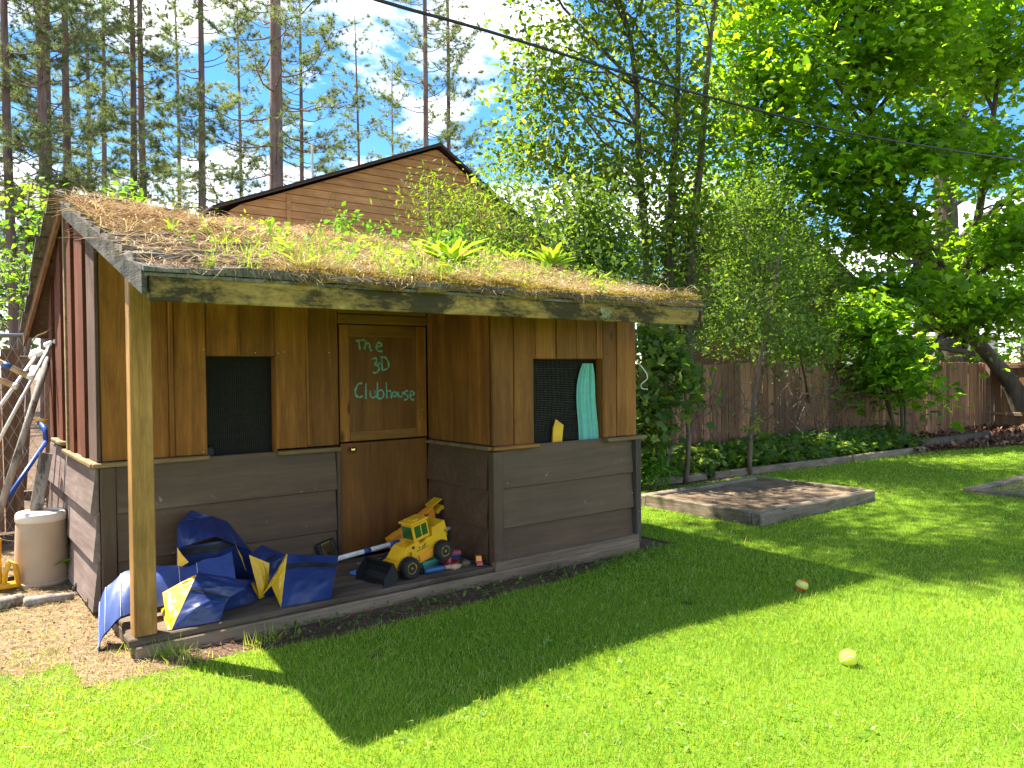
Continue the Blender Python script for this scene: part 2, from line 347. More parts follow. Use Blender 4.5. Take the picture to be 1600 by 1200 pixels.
TEMPL = {
 'oval': np.array([(0, 0, 0), (0.45, 0.27, 0.06), (1, 0, -0.06), (0.45, -0.27, 0.06)]),
 'lance': np.array([(0, 0, 0), (0.42, 0.12, 0.04), (1, 0, -0.10), (0.42, -0.12, 0.04)]),
 'maple': np.array([(0, 0, 0), (0.02, 0.30, 0), (0.30, 0.26, 0.03), (0.36, 0.52, -0.05), (0.58, 0.20, 0.04), (1, 0, -0.08), (0.58, -0.20, 0.04), (0.36, -0.52, -0.05), (0.30, -0.26, 0.03), (0.02, -0.30, 0)]),
}
def leaves(P, size, templ, rng, up=0.9, dirs=None, jitter=0.35):
    """P (n,3) leaf positions -> vertices (n*k,3)"""
    n = len(P); T = TEMPL[templ]; k = len(T)
    N = nrm(rng.normal(size=(n, 3))*(1-up*0.6)+np.array([0, 0, 1.0])*up)
    D = rng.normal(size=(n, 3)) if dirs is None else dirs+rng.normal(size=(n, 3))*jitter
    D = D-N*(D*N).sum(1, keepdims=True); D = nrm(D); B = np.cross(N, D)
    sz = size*rng.uniform(0.5, 1.35, (n, 1))
    V = P[:, None, :]+(D[:, None, :]*T[None, :, 0:1]+B[:, None, :]*T[None, :, 1:2]+N[:, None, :]*T[None, :, 2:3])*sz[:, None, :]
    return V.reshape(-1, 3), k
def needles(P, D, L, w, rng, flat=False):
    """thin triangles from P along D"""
    n = len(P); D = nrm(D); S = nrm(np.cross(D, rng.normal(size=(n, 3))))
    if flat: S = nrm(np.cross(D, np.array([0, 0, 1.0])+rng.normal(size=(n, 3))*0.2))
    L = np.broadcast_to(np.asarray(L, float).reshape(-1, 1), (n, 1)); w = np.broadcast_to(np.asarray(w, float).reshape(-1, 1), (n, 1))
    V = np.stack([P-S*w/2, P+S*w/2, P+D*L], 1); return V.reshape(-1, 3)
def vnoise(x, y, seed=0, octaves=4, f=1.0):
    """cheap smooth noise in -1..1"""
    r = np.random.default_rng(seed); o = np.zeros_like(x, dtype=float); a = 1.0; tot = 0
    for q in range(octaves):
        for _ in range(3):
            th = r.uniform(0, 2*np.pi); ph = r.uniform(0, 6.28); k = f*r.uniform(0.75, 1.3)
            o += a*np.sin((x*np.cos(th)+y*np.sin(th))*k+ph+1.3*np.sin((x*np.sin(th)-y*np.cos(th))*k*0.7+ph*2)); tot += a*1.6
        a *= 0.55; f *= 2.0
    return o/tot
# ------------------------------------------------------------------ the setting: ground, lawn, dry patch, bed
def gh(x, y):
    """gentle swell in the lawn"""
    x = np.asarray(x, float); y = np.asarray(y, float)
    return 0.075*np.exp(-((x-2.7)/1.3)**2-((y-2.55)/0.95)**2)
def sstep(a, b, v): t = np.clip((v-a)/(b-a), 0, 1); return t*t*(3-2*t)
SPOTS = [(*at_z(1075, 958)[:2], 0.10), (*at_z(552, 1148)[:2], 0.07), (*at_z(585, 1035)[:2], 0.07), (*at_z(980, 1130)[:2], 0.04), (*at_z(420, 1120)[:2], 0.04), (*at_z(1200, 1010)[:2], 0.035)]
def lawn_mask(x, y):
    """1 where turf grows, 0 on bare ground"""
    x = np.asarray(x, float); y = np.asarray(y, float); w = vnoise(x, y, 5, 4, 2.6)*0.22
    m = np.ones_like(x)
    back = 5.95-0.05*(x-8)+0*y                                   # planting strip along the fence
    m *= 1-sstep(-0.08, 0.08, y-np.where(x > 12.6, back-sstep(12.6, 17, x)*0.9, back)+w*0.3)
    strip = 3.74+0.26*sstep(3.0, 4.6, x)+0.13*sstep(2.0, 0.9, x)                # bare strip before the platform
    m *= 1-sstep(-0.05, 0.10, y-strip+w*0.8)*(x > 0.55)*(x < 4.75)
    left = sstep(-0.35, 0.6, y-3.95+0.35*np.clip(0.5-x, 0, 3)*0+w*1.8)*(x < 0.95)     # dry corner beside the shed
    m *= 1-(0.80+0.12*sstep(4.2, 4.9, y))*left
    inb = (x > 5.8) & (x < 7.95) & (y > 3.95) & (y < 5.5); m = np.where(inb, 0, m)
    for cx, cy, rr in SPOTS: m = m*(1-0.9*np.clip(1.25-np.hypot(x-cx, (y-cy)*1.6)/rr+w*1.2, 0, 1))
    ins = (x > 0.75) & (x < 4.45) & (y > 4.05); m = np.where(ins, 0, m)
    return m
def grid_sheet(name, x0, x1, y0, y1, step, mat, z, keep=None):
    nx, ny = int((x1-x0)/step)+1, int((y1-y0)/step)+1
    X, Y = np.meshgrid(np.linspace(x0, x1, nx), np.linspace(y0, y1, ny)); Z = gh(X, Y)+z
    V = np.stack([X, Y, Z], -1).reshape(-1, 3); i = np.arange(nx*ny).reshape(ny, nx)
    q = np.stack([i[:-1, :-1], i[:-1, 1:], i[1:, 1:], i[1:, :-1]], -1).reshape(-1, 4)
    if keep is not None:
        c = V[q].mean(1); q = q[keep(c[:, 0], c[:, 1])]
    me = bpy.data.meshes.new(name); me.from_pydata(V.tolist(), [], q.tolist()); me.update(); me.materials.append(MATS[mat])
    return obj(name, me)
mb = MB()
ring = [(-400, -400), (400, -400), (400, 400), (-400, 400)]
mb.add([(*p, -0.012) for p in ring], [(0, 1, 2, 3)])
g = part('ground', mb, 'soil', None); tag(g, kind='structure')
g = grid_sheet('yard_soil', -6, 24, -6, 9, 0.25, 'soil', -0.004); tag(g, kind='structure')
g = grid_sheet('lawn', -6, 24, -6, 6.3, 0.06, 'lawn', 0.003, lambda x, y: lawn_mask(x, y) > 0.4); tag(g, kind='structure')
g = grid_sheet('dry_ground', -3, 1.0, 2.6, 7.6, 0.06, 'dry_ground', 0.001, lambda x, y: (lawn_mask(x, y) < 0.8)); tag(g, kind='structure')
rng = np.random.default_rng(11)
def polar_points(n, d0, d1, power, half=0.92, centre=None):
    """points on the ground around the viewer's sector, thinning with distance"""
    u = rng.random(n); e = 2-power
    d = (d0**e+u*(d1**e-d0**e))**(1/e); a = (centre if centre is not None else _yaw)+rng.uniform(-half, half, n)
    return d*np.cos(a), d*np.sin(a), d
def grass():
    x, y, d = polar_points(1150000, 1.15, 24, 1.45)
    m = lawn_mask(x, y); clump = 0.75+0.25*vnoise(x, y, 21, 3, 9.0)
    thin = 1-0.55*np.clip(vnoise(x, y, 33, 3, 1.7)*1.6-0.45, 0, 1)
    k = (rng.random(len(x)) < m*clump*thin*1.15) & (y < 6.3)
    x, y, d = x[k], y[k], d[k]; n = len(x)
    P = np.stack([x, y, gh(x, y)+0.002], 1)
    lean = rng.normal(size=(n, 2))*0.42+np.stack([vnoise(x, y, 3, 3, 4), vnoise(x, y, 4, 3, 4)], 1)*0.5
    D = np.concatenate([lean, np.ones((n, 1))], 1)
    L = rng.uniform(0.016, 0.046, n)*(0.85+0.3*vnoise(x, y, 8, 3, 2.5))*(1+0.8*(rng.random(n) < 0.02))
    w = 0.0029*(np.maximum(d, 2)/2.5)**0.7*rng.uniform(0.6, 1.3, n)
    V = needles(P, D, L, w, rng, flat=False)
    t = np.clip(0.40+0.26*vnoise(x, y, 13, 4, 1.5)+0.22*rng.normal(size=n)+0.45*(rng.random(n) < 0.06)+0.35*np.clip(vnoise(x, y, 77, 4, 5.0)-0.25, 0, 1), 0, 1)
    me = np_mesh('lawn_grass', V, 3, 'grass_blade', t); o = obj('lawn_grass', me); tag(o, 'short green mown grass covering the back yard', 'grass', kind='stuff')
grass()
def litter(name, label, x, y, L, w, mat, z=0.004, lift=0.12, cat='straw', tint=None):
    n = len(x); a = rng.uniform(0, 6.283, n)
    D = np.stack([np.cos(a), np.sin(a), rng.uniform(-0.01, lift, n)], 1)
    P = np.stack([x, y, gh(x, y)+z+rng.uniform(0, 0.012, n)], 1)
    t = rng.random(n) if tint is None else tint
    me = np_mesh(name, needles(P, D, L*rng.uniform(0.5, 1.3, n), w, rng, True), 3, mat, t)
    return tag(obj(name, me), label, cat, kind='stuff')
x = rng.uniform(-0.6, 1.0, 26000); y = rng.uniform(2.9, 7.3, 26000); k = (rng.random(26000) > lawn_mask(x, y)*0.93) & ~((x > 0.78) & (y > 4.05))
litter('dry_straw', 'dry straw and pine needles scattered beside the clubhouse', x[k], y[k], 0.085, 0.0028, 'straw')
x = rng.uniform(0.8, 4.9, 5200); y = rng.uniform(3.6, 4.09, 5200); k = rng.random(5200) > lawn_mask(x, y)
litter('bark_litter', 'brown needles and bark bits on the soil before the platform', x[k], y[k], 0.05, 0.004, 'dead_leaf', cat='litter')
def leaf_litter(name, label, x, y, size, mat, templ='oval', up=0.7, z=0.012, cat='leaves', k2=None):
    P = np.stack([x, y, gh(x, y)+z+rng.uniform(0, 0.02, len(x))], 1); V, k = leaves(P, size, templ, rng, up)
    return tag(obj(name, np_mesh(name, V, k, mat, rng.random(len(x)))), label, cat, kind='stuff')
x = rng.uniform(12.6, 20, 9000); y = rng.uniform(4.4, 7.1, 9000); k = (y > 5.75-0.22*np.clip(x-13, 0, 6)+rng.normal(size=9000)*0.15)
leaf_litter('fallen_leaves', 'brown dead leaves lying under the leaning tree by the fence corner', x[k], y[k], 0.11, 'dead_leaf')

r_ = np.random.default_rng(92); x, y, d = polar_points(2600, 1.3, 9, 1.3); k = lawn_mask(x, y) > 0.8; x, y = x[k], y[k]; kk = vnoise(x, y, 93, 3, 2.0) > 0.10; x, y = x[kk], y[kk]
P = np.repeat(np.stack([x, y, gh(x, y)+0.022], 1), 3, 0)+r_.normal(size=(3*len(x), 3))*[0.008, 0.008, 0.003]
V, k = leaves(P, 0.021, 'oval', r_, 0.9); tag(obj('clover', np_mesh('clover', V, k, 'clover_leaf', r_.random(len(P)))), 'scattered clover leaves in the lawn', 'clover', kind='stuff')
x, y, d = polar_points(900, 1.3, 9, 1.3); k = lawn_mask(x, y) > 0.5; litter('lawn_straw', 'stray dry needles lying on the lawn', x[k], y[k], 0.09, 0.0022, 'straw', z=0.03, lift=0.1)

x = rng.uniform(-0.4, 0.9, 1500); y = rng.uniform(4.2, 7.2, 1500); k = rng.random(1500)*0.35 > lawn_mask(x, y); leaf_litter('yard_leaves', 'small brown leaves and bark flakes on the dry ground beside the clubhouse', x[k], y[k], 0.018, 'dead_leaf', z=0.004)

n = 9000; x = rng.uniform(-0.5, 1.0, n); y = rng.uniform(2.9, 6.0, n); m = lawn_mask(x, y); k = (rng.random(n) < np.clip(1.35-1.1*m, 0, 1)*np.clip(1.3-(y-3.4)*0.45, 0.15, 1)) & ~((x > 0.76) & (y > 4.0)) & (m < 0.97); x, y = x[k], y[k]; n = len(x)
P = np.stack([x, y, np.full(n, 0.002)], 1); D = np.concatenate([rng.normal(size=(n, 2))*0.7, np.ones((n, 1))], 1); g_ = rng.random(n) < 0.55
tag(obj('dry_turf', np_mesh('dry_turf', needles(P[g_], D[g_], rng.uniform(0.02, 0.05, g_.sum()), 0.0032, rng), 3, 'straw', rng.uniform(0.4, 1, g_.sum()))), 'thin straw coloured turf at the edge of the dry ground', 'grass', kind='stuff')
g_ = ~g_
tag(obj('sparse_grass', np_mesh('sparse_grass', needles(P[g_], D[g_], rng.uniform(0.02, 0.055, g_.sum()), 0.0032, rng), 3, 'grass_blade', rng.uniform(0.3, 1, g_.sum()))), 'sparse green grass growing through the dry ground', 'grass', kind='stuff')
# ------------------------------------------------------------------ the clubhouse
XL, WY, BY, PZ, SZ = 0.80, 4.95, 4.12, 0.10, 0.88
XB, XR, YB, EY, RY = 3.005, 4.42, 7.0, 3.53, 5.95
ZE = 1.845
def zridge(x): return 2.585-0.036*(x-0.77)-0.03*math.sin(max(0, min(1, (x-0.77)/3.7))*math.pi)
def zroof(x, y): return ZE+(zridge(x)-ZE)*(y-EY)/(RY-EY) if y <= RY else zridge(x)-(y-RY)*0.57
club = thing('clubhouse', 'small brown wooden playhouse with mossy overgrown roof and teal hand lettering on its door', 'playhouse', (XL, WY, 0))
GAP = 0.0035
# inner shell so that the room is dark
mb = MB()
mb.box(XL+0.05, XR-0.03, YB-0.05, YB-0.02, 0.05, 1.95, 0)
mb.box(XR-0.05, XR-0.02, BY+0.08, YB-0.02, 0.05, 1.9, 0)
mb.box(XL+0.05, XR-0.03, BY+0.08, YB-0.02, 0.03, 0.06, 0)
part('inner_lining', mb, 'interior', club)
# front wall, upper boards
def vboards(edges, y, z0, z1, mat='stained_board', thick=0.022):
    for a, b in zip(edges[:-1], edges[1:]):
        dy = rnd.uniform(-0.0035, 0.0035)
        zt = z1(0.5*(a+b)) if callable(z1) else z1
        board(club, mat, a+GAP*0.5, b-GAP*0.5, y-thick+dy, y+dy, z0, zt, jit=0.0022)
top = lambda x: zroof(x, WY)-0.06
vboards([0.805, 0.968, 1.177, 1.206, 1.398], WY, SZ+0.02, top)
vboards([1.398, 1.605, 1.836], WY, 1.515, top)
vboards([1.836, 2.062, 2.285], WY, SZ+0.02, top)
board(club, 'stained_board', 1.178, 1.205, WY-0.040, WY-0.027, SZ+0.02, top(1.19), name='batten')
board(club, 'grey_sawn', 0.783, 0.803, WY-0.030, WY+0.004, SZ+0.02, top(0.8), name='corner_trim')
for k, xx in enumerate((0.97, 1.60, 2.06)): board(club, 'stained_board', xx-0.008, xx+0.006, WY-0.030, WY-0.024, SZ+0.03 if k != 1 else 1.52, top(xx), name='batten', bev=0.002)
# window sills
def sill(x0, x1, y, z=SZ, mat='sill_wood'): board(club, mat, x0, x1, y-0.06, y+0.02, z-0.012, z+0.016, name='sill', bev=0.006)
sill(0.755, 1.405, WY); sill(1.842, 2.287, WY, SZ-0.008)
# front wall, lower lap planks
def planks(x0, x1, y, zs, mat='brown_paint', name='siding_plank'):
    for a, b in zip(zs[:-1], zs[1:]):
        mb = MB(); dz = rnd.uniform(-0.004, 0.004); w0, w1 = 0.026+rnd.uniform(0, 0.006), 0.006
        z0, z1 = b+dz+0.003, a+0.012
        mb.prism([(y-w0, z0), (y-w0+0.003, z0-0.003), (y, z0-0.003), (y, z1), (y-w1, z1)], x0+rnd.uniform(0, 0.004), x1-rnd.uniform(0, 0.004), 'X')
        part(name, mb, mat, club)
planks(0.878, 2.255, WY-0.012, [0.872, 0.592, 0.305, PZ-0.02])
board(club, 'brown_paint_z', 0.795, 0.876, WY-0.045, WY-0.005, 0.02, 0.866, name='corner_board')
board(club, 'brown_paint_z', 2.257, 2.288, WY-0.045, WY, PZ, 0.866, name='corner_board')
part('wall_core', MB().box(0.83, 2.287, WY+0.004, WY+0.02, 0.03, 0.865, 0), 'interior', club)
# left gable wall
def gable_board(y0, y1, x, mat, z0=SZ+0.02, z1=None, thick=0.022, name='board'):
    poly = [(y0, z0), (y1, z0)]
    if z1 is None:
        ys = [y1] + ([RY] if y0 < RY < y1 else []) + [y0]
        poly += [(q, zroof(0.8, q)-0.055) for q in ys]
    else: poly += [(y1, z1), (y0, z1)]
    part(name, MB().prism(poly, x, x+thick, 'X'), mat, club)
gable_board(4.955, 5.20, 0.785, 'grey_sawn')
for a, b, x in ((5.25, 5.415, 0.772), (5.465, 5.615, 0.782), (5.67, 5.84, 0.768)): gable_board(a, b, x, 'red_sawn', thick=0.04)
gable_board(5.93, 5.985, 0.765, 'sill_wood', thick=0.05, name='batten')
gable_board(6.01, 6.14, 0.788, 'red_sawn', z0=1.455, thick=0.035); gable_board(6.01, 6.14, 0.805, 'stained_board', z1=1.452)
for a, b, x in ((6.19, 6.37, 0.772), (6.42, 6.585, 0.784), (6.65, 6.77, 0.77), (6.82, 6.97, 0.784)): gable_board(a, b, x, 'red_sawn', thick=0.035)
gable_board(4.97, 6.99, 0.828, 'interior', z0=0.03, name='wall_core')
for a, b, z in ((4.92, 6.06, SZ), (6.12, 6.62, SZ+0.045)): board(club, 'sill_wood', 0.745, 0.80, a, b, z-0.012, z+0.016, name='sill', bev=0.006)
for a, b, s in ((0.872, 0.60, 0.006), (0.60, 0.32, 0.0), (0.32, 0.03, 0.004)):
    for y0, y1 in ((4.93+s*3, 6.02), (6.03, 6.97)):
        mb = MB(); v = [(0.752-s, y0, b+0.004), (0.752-s*0.6, y1, b), (0.782, y1, a+0.01), (0.782, y0, a+0.01), (0.792, y0, b), (0.792, y1, b), (0.792, y1, a+0.01), (0.792, y0, a+0.01)]
        mb.add(v, [(0, 1, 2, 3), (4, 5, 6, 7), (0, 1, 5, 4), (1, 2, 6, 5), (2, 3, 7, 6), (3, 0, 4, 7)]); part('siding_plank', mb, 'worn_paint', club)
# back wall
for k in range(12):
    a = XL+0.02+k*(XR-XL-0.04)/12; board(club, 'grey_sawn', a+0.004, a+(XR-XL-0.04)/12-0.004, YB-0.02, YB, 0.02, zroof(a, YB)-0.06)
# recess side wall (faces the post)
vy = [4.141, 4.368, 4.594, 4.801, 4.93]
for a, b in zip(vy[:-1], vy[1:]): board(club, 'stained_board', XB, XB+0.022, a+GAP, b-GAP, SZ+0.02, zroof(XB, a)-0.06)
for z0, z1 in ((0.60, 0.872), (0.335, 0.60), (PZ, 0.335)):
    mb = MB(); mb.prism([(XB-0.018, z0), (XB+0.012, z0-0.002), (XB+0.012, z1+0.005), (XB+0.004, z1+0.008)], 4.165, 4.93, 'Y'); part('siding_plank', mb, 'brown_paint', club)
board(club, 'sill_wood', XB-0.035, XB+0.02, 4.10, 4.93, SZ-0.012, SZ+0.014, name='sill', bev=0.006)
part('wall_core', MB().box(XB+0.024, XB+0.04, 4.14, 4.94, 0.05, 1.98, 0), 'interior', club)
# bay front, upper boards
btop = lambda x: zroof(x, BY)-0.06
vboards([3.003, 3.184, 3.358], BY, SZ+0.015, btop); vboards([3.358, 3.377, 3.566, 3.763, 3.966, 4.027], BY, 1.485, btop); vboards([4.027, 4.179, 4.385], BY, SZ+0.015, btop)
sill(2.985, 3.385, BY, SZ, 'stained_rail'); sill(4.045, 4.47, BY, SZ-0.006)
planks(3.075, 4.345, BY, [0.878, 0.604, 0.334, 0.045])
board(club, 'brown_paint_z', 2.99, 3.072, BY-0.042, BY+0.02, 0.04, 0.862, name='corner_board')
board(club, 'worn_paint_z', 4.352, 4.412, BY-0.048, BY+0.03, 0.05, 0.866, name='corner_board', jit=0.004)
board(club, 'worn_paint_z', 4.402, 4.424, BY+0.032, BY+0.10, 0.05, 0.866, name='corner_board')
part('wall_core', MB().box(3.03, 4.40, BY+0.004, BY+0.02, 0.03, 0.872, 0), 'interior', club)
for k in range(13):
    a = BY+0.03+k*(YB-BY-0.05)/13; b = a+(YB-BY-0.05)/13; board(club, 'stained_board', XR-0.022, XR-0.003, a+0.003, b-0.003, SZ, zroof(XR, min(a, b) if a < RY-0.2 else b)-0.07)
for z0, z1 in ((0.60, 0.872), (0.335, 0.60), (0.04, 0.335)): board(club, 'brown_paint', XR-0.022, XR+0.004, BY+0.105, YB-0.02, z0+0.004, z1-0.002, name='siding_plank')
# windows: reveal, wire screen
def window(x0, x1, z0, z1, y, hole):
    w = part('window', MB().box(x0-0.02, x0, y+0.003, y+0.05, z0, z1, 0.003), 'stained_board', club)
    for nm, b in (('jamb', (x1, x1+0.02, y+0.003, y+0.05, z0, z1)), ('head', (x0-0.02, x1+0.02, y+0.003, y+0.05, z1+0.002, z1+0.03)), ('ledge', (x0-0.02, x1+0.02, y+0.003, y+0.05, z0-0.014, z0-0.002))):
        part(nm, MB().box(*b, 0.003), 'stained_board' if nm != 'ledge' else 'grey_sawn', w)
    mb = MB(); ys = y+0.055; n = int((x1-x0)/0.0125)
    for k in range(n+1):
        xx = x0+(x1-x0)*k/n; sway = 0.004*math.sin(k*0.7); mb.tube([(xx, ys, z0-0.003), (xx+sway*0.4, ys+0.012, (z0+z1)/2), (xx, ys, z1)], 0.0009, 4, False)
    n = int((z1-z0)/0.0125)
    for k in range(n+1):
        zz = z0+(z1-z0)*k/n; mb.tube([(x0, ys, zz), ((x0+x1)/2, ys+0.012, zz+0.002*math.sin(k)), (x1, ys, zz)], 0.0009, 4, False)
    part('wire_screen', mb, 'screen_wire', w); return w
window(1.400, 1.834, 0.882, 1.512, WY, 0); window(3.360, 4.025, 0.882, 1.482, BY, 1)
# door
door = part('door', MB().box(2.298, 3.0, WY-0.012, WY+0.018, PZ+0.008, 0.905, 0.004), 'stained_ply', club)
part('upper_leaf', MB().box(2.298, 3.0, WY-0.006, WY+0.018, 0.914, 1.742, 0.004), 'stained_ply', door)
for nm, b, m in (('stile', (2.298, 2.372, WY-0.014, WY-0.007, 0.918, 1.74), 'stained_board'), ('stile', (2.915, 3.0, WY-0.014, WY-0.007, 0.918, 1.74), 'stained_board'),
                 ('rail', (2.374, 2.913, WY-0.0135, WY-0.007, 1.655, 1.74), 'stained_rail'), ('rail', (2.374, 2.913, WY-0.0135, WY-0.007, 0.918, 0.985), 'stained_rail')):
    part(nm, MB().box(*b, 0.003), m, door)
kn = part('knob', MB().lathe([(0.008, 0), (0.008, 0.022), (0.020, 0.028), (0.024, 0.040), (0.018, 0.052), (0.004, 0.056)], 16, Matrix.Translation((2.377, WY-0.012, 0.862)) @ Matrix.Rotation(R(90), 4, 'X')), 'brass', door, True)
for nm, b, m in (('header', (2.285, 3.0, WY-0.034, WY, 1.747, 1.815), 'stained_rail'), ('header', (2.285, 2.62, WY-0.026, WY, 1.818, top(2.4)), 'stained_rail'), ('header', (2.624, 3.0, WY-0.026, WY, 1.818, top(2.4)), 'stained_rail')):
    board(club, m, *b, name=nm)
LET = [[(297, 282), (335, 277), (372, 272)], [(322, 282), (333, 352)], [(382, 275), (372, 352)], [(374, 325), (395, 300), (412, 310), (418, 355), (435, 358)],
 [(470, 330), (510, 322), (505, 300), (485, 298), (470, 325), (480, 362), (520, 368)], [(432, 432), (465, 425), (472, 450), (455, 478), (480, 485), (492, 515), (470, 545), (440, 545)],
 [(480, 470), (505, 468)], [(515, 418), (518, 525)], [(505, 415), (545, 420), (570, 460), (568, 505), (520, 528)], [(355, 635), (320, 640), (295, 690), (300, 735), (330, 752), (355, 738)],
 [(382, 635), (382, 765)], [(418, 695), (422, 740), (440, 755), (460, 735), (462, 695)], [(462, 695), (466, 752)], [(478, 620), (480, 760)], [(480, 705), (510, 690), (530, 715), (522, 755), (482, 762)],
 [(552, 625), (558, 760)], [(556, 710), (580, 695), (592, 715), (594, 760)], [(622+18*math.cos(a*0.785), 725+19*math.sin(a*0.785)) for a in range(9)],
 [(650, 705), (655, 740), (672, 748), (688, 735), (690, 705)], [(735, 700), (712, 700), (705, 720), (730, 738), (728, 765), (700, 772)], [(752, 735), (782, 728), (778, 705), (758, 702), (750, 730), (760, 768), (785, 770)]]
mb = MB(); lr = random.Random(3)
for st in LET:
    pts = [at_y(500+a/5.3333, 480+b/5.3333, WY-0.0075) for a, b in st]; fine = []
    for i in range(len(pts)-1):
        for q in range(5):
            t = q/5; p0 = pts[max(i-1, 0)]; p1 = pts[i]; p2 = pts[i+1]; p3 = pts[min(i+2, len(pts)-1)]
            fine.append(0.5*((2*p1)+(p2-p0)*t+(2*p0-5*p1+4*p2-p3)*t*t+(3*p1-p0-3*p2+p3)*t**3))
    fine.append(pts[-1]); L, Rr = [], []
    for i, p in enumerate(fine):
        t = fine[min(i+1, len(fine)-1)]-fine[max(i-1, 0)]; nrm_ = Vector((-t.z, 0, t.x)).normalized()*(0.0058+0.0018*math.sin(i*0.9+len(st)*2)+lr.uniform(-0.0014, 0.0014))
        L.append(p+nrm_); Rr.append(p-nrm_)
    n = len(fine); mb.add(L+Rr, [(i, i+1, n+i+1, n+i) for i in range(n-1)])
tag(part('lettering', mb, 'letter_paint', door), label='teal hand-painted words The 3D Clubhouse')
# pale nail heads on the boards
for pl, px, py in [(WY-0.026, *q) for q in ((318, 546), (399, 551), (435, 552), (444, 550), (514, 551), (660, 640), (318, 706))]+[(BY-0.05, 986, 693), (BY-0.05, 988, 770)]:
    part('nail_head', MB().lathe([(0.0045, 0), (0.003, 0.003)], 8, Matrix.Translation(at_y(px, py, pl)) @ Matrix.Rotation(R(90), 4, 'X')), 'nail_head', club)
# platform
for k in range(6):
    y0 = 4.075+k*0.146; board(club, 'deck_wood', 0.79+rnd.uniform(-0.02, 0.015), 2.985 if y0 < WY-0.0 else 2.98, y0+0.003, min(y0+0.143, WY-0.05), PZ-0.032+rnd.uniform(-0.004, 0.003), PZ+rnd.uniform(-0.003, 0.002), name='deck_plank', bev=0.006, jit=0.003)
board(club, 'deck_rim', 0.80, 4.37, 4.055, 4.10, -0.03, PZ-0.035, name='rim_joist', bev=0.006, jit=0.002)
board(club, 'deck_rim', 2.99, 4.37, 4.06, 4.11, PZ-0.034, PZ-0.062+0.09, name='rim_joist', bev=0.004)
board(club, 'deck_wood', 0.80, 0.845, 4.105, 4.94, -0.03, PZ-0.035, name='rim_joist', bev=0.006)
# post, beam, rake, rafters
board(club, 'post_wood', 0.803, 0.905, 4.10, 4.20, PZ+0.001, zroof(0.85, 4.12)-0.055, name='post', bev=0.005)
board(club, 'beam_wood', 0.775, 4.47, EY+0.012, EY+0.052, ZE-0.125, ZE-0.012, name='beam', bev=0.005, jit=0.003)
board(club, 'beam_wood', 4.476, 4.498, EY+0.005, EY+0.05, ZE-0.118, ZE-0.002, name='rake_end', bev=0.003)
for x0 in (0.765, 4.474):
    mb = MB(); y1 = RY
    mb.prism([(EY+0.004, ZE-0.10), (EY+0.004, ZE+0.004), (y1, zridge(x0)+0.004), (y1, zridge(x0)-0.085)], x0-0.022, x0, 'X'); part('rake_board', mb, 'rake_wood', club)
mb = MB(); xa, xb = 0.745, 0.655
v = [(xa, RY+0.003, zridge(.77)-0.09), (xa, RY+0.003, zridge(.77)), (xb, 7.42, zroof(.77, 7.42)), (xb, 7.42, zroof(.77, 7.42)-0.10)]
mb.add(v+[(p[0]+0.022, p[1], p[2]) for p in v], [(0, 1, 2, 3), (4, 5, 6, 7), (0, 1, 5, 4), (1, 2, 6, 5), (2, 3, 7, 6), (3, 0, 4, 7)]); part('rake_board', mb, 'fence_wood', club)
for k in range(7):
    x0 = 0.86+k*0.585
    part('rafter', MB().prism([(EY+0.055, ZE-0.10), (EY+0.055, ZE-0.02), (RY, zridge(x0)-0.02), (RY, zridge(x0)-0.10)], x0, x0+0.04, 'X'), 'grey_sawn', club)
# roof decks with shakes
def deck(yA, yB, n=14):
    mb = MB(); xs = [0.755+(4.49-0.755)*k/n for k in range(n+1)]; sh = (lambda x, y: x-0.10*max(0, (y-RY)/1.5)*max(0, (1.6-x)/0.85)) 
    for dz in (-0.004, -0.02): mb.v += [(sh(x, y), y, zroof(x, y)+dz) for y in (yA, yB) for x in xs]
    m = n+1
    for i in range(n): mb.f += [(i, i+1, m+i+1, m+i), (2*m+i, 2*m+i+1, 3*m+i+1, 3*m+i), (i, i+1, 2*m+i+1, 2*m+i), (m+i, m+i+1, 3*m+i+1, 3*m+i)]
    mb.f += [(0, m, 3*m, 2*m), (n, m+n, 3*m+n, 2*m+n)]; return mb
roof = part('roof', deck(EY+0.002, RY), 'shake_wood', club)
roofb = part('back_roof', deck(RY+0.0005, 7.43), 'grey_sawn', club)
SH = []
for q in range(6):
    mb = MB(); w = 0.5; z1 = 0.022
    a = [rnd.uniform(-0.012, 0.012) for _ in range(4)]
    mb.v = [(-w, a[0]*2, 0.0), (w, a[1]*2, 0), (w, 1, 0), (-w, 1, 0), (-w, a[0]*2, z1), (0, (a[0]+a[1])+0.02, z1+rnd.uniform(-0.006, 0.006)), (w, a[1]*2, z1+rnd.uniform(-0.008, 0.008)), (w, 1, 0.006), (-w, 1, 0.006)]
    mb.f = [(0, 1, 6, 5, 4), (4, 5, 6, 7, 8), (0, 4, 8, 3), (1, 2, 7, 6), (0, 3, 2, 1)]
    SH.append(mb.mesh('shingle', 'shake_wood'))
slope = math.atan2(zridge(2)-ZE, RY-EY); NROW = 12; ex = (RY-EY)/math.cos(slope)/NROW
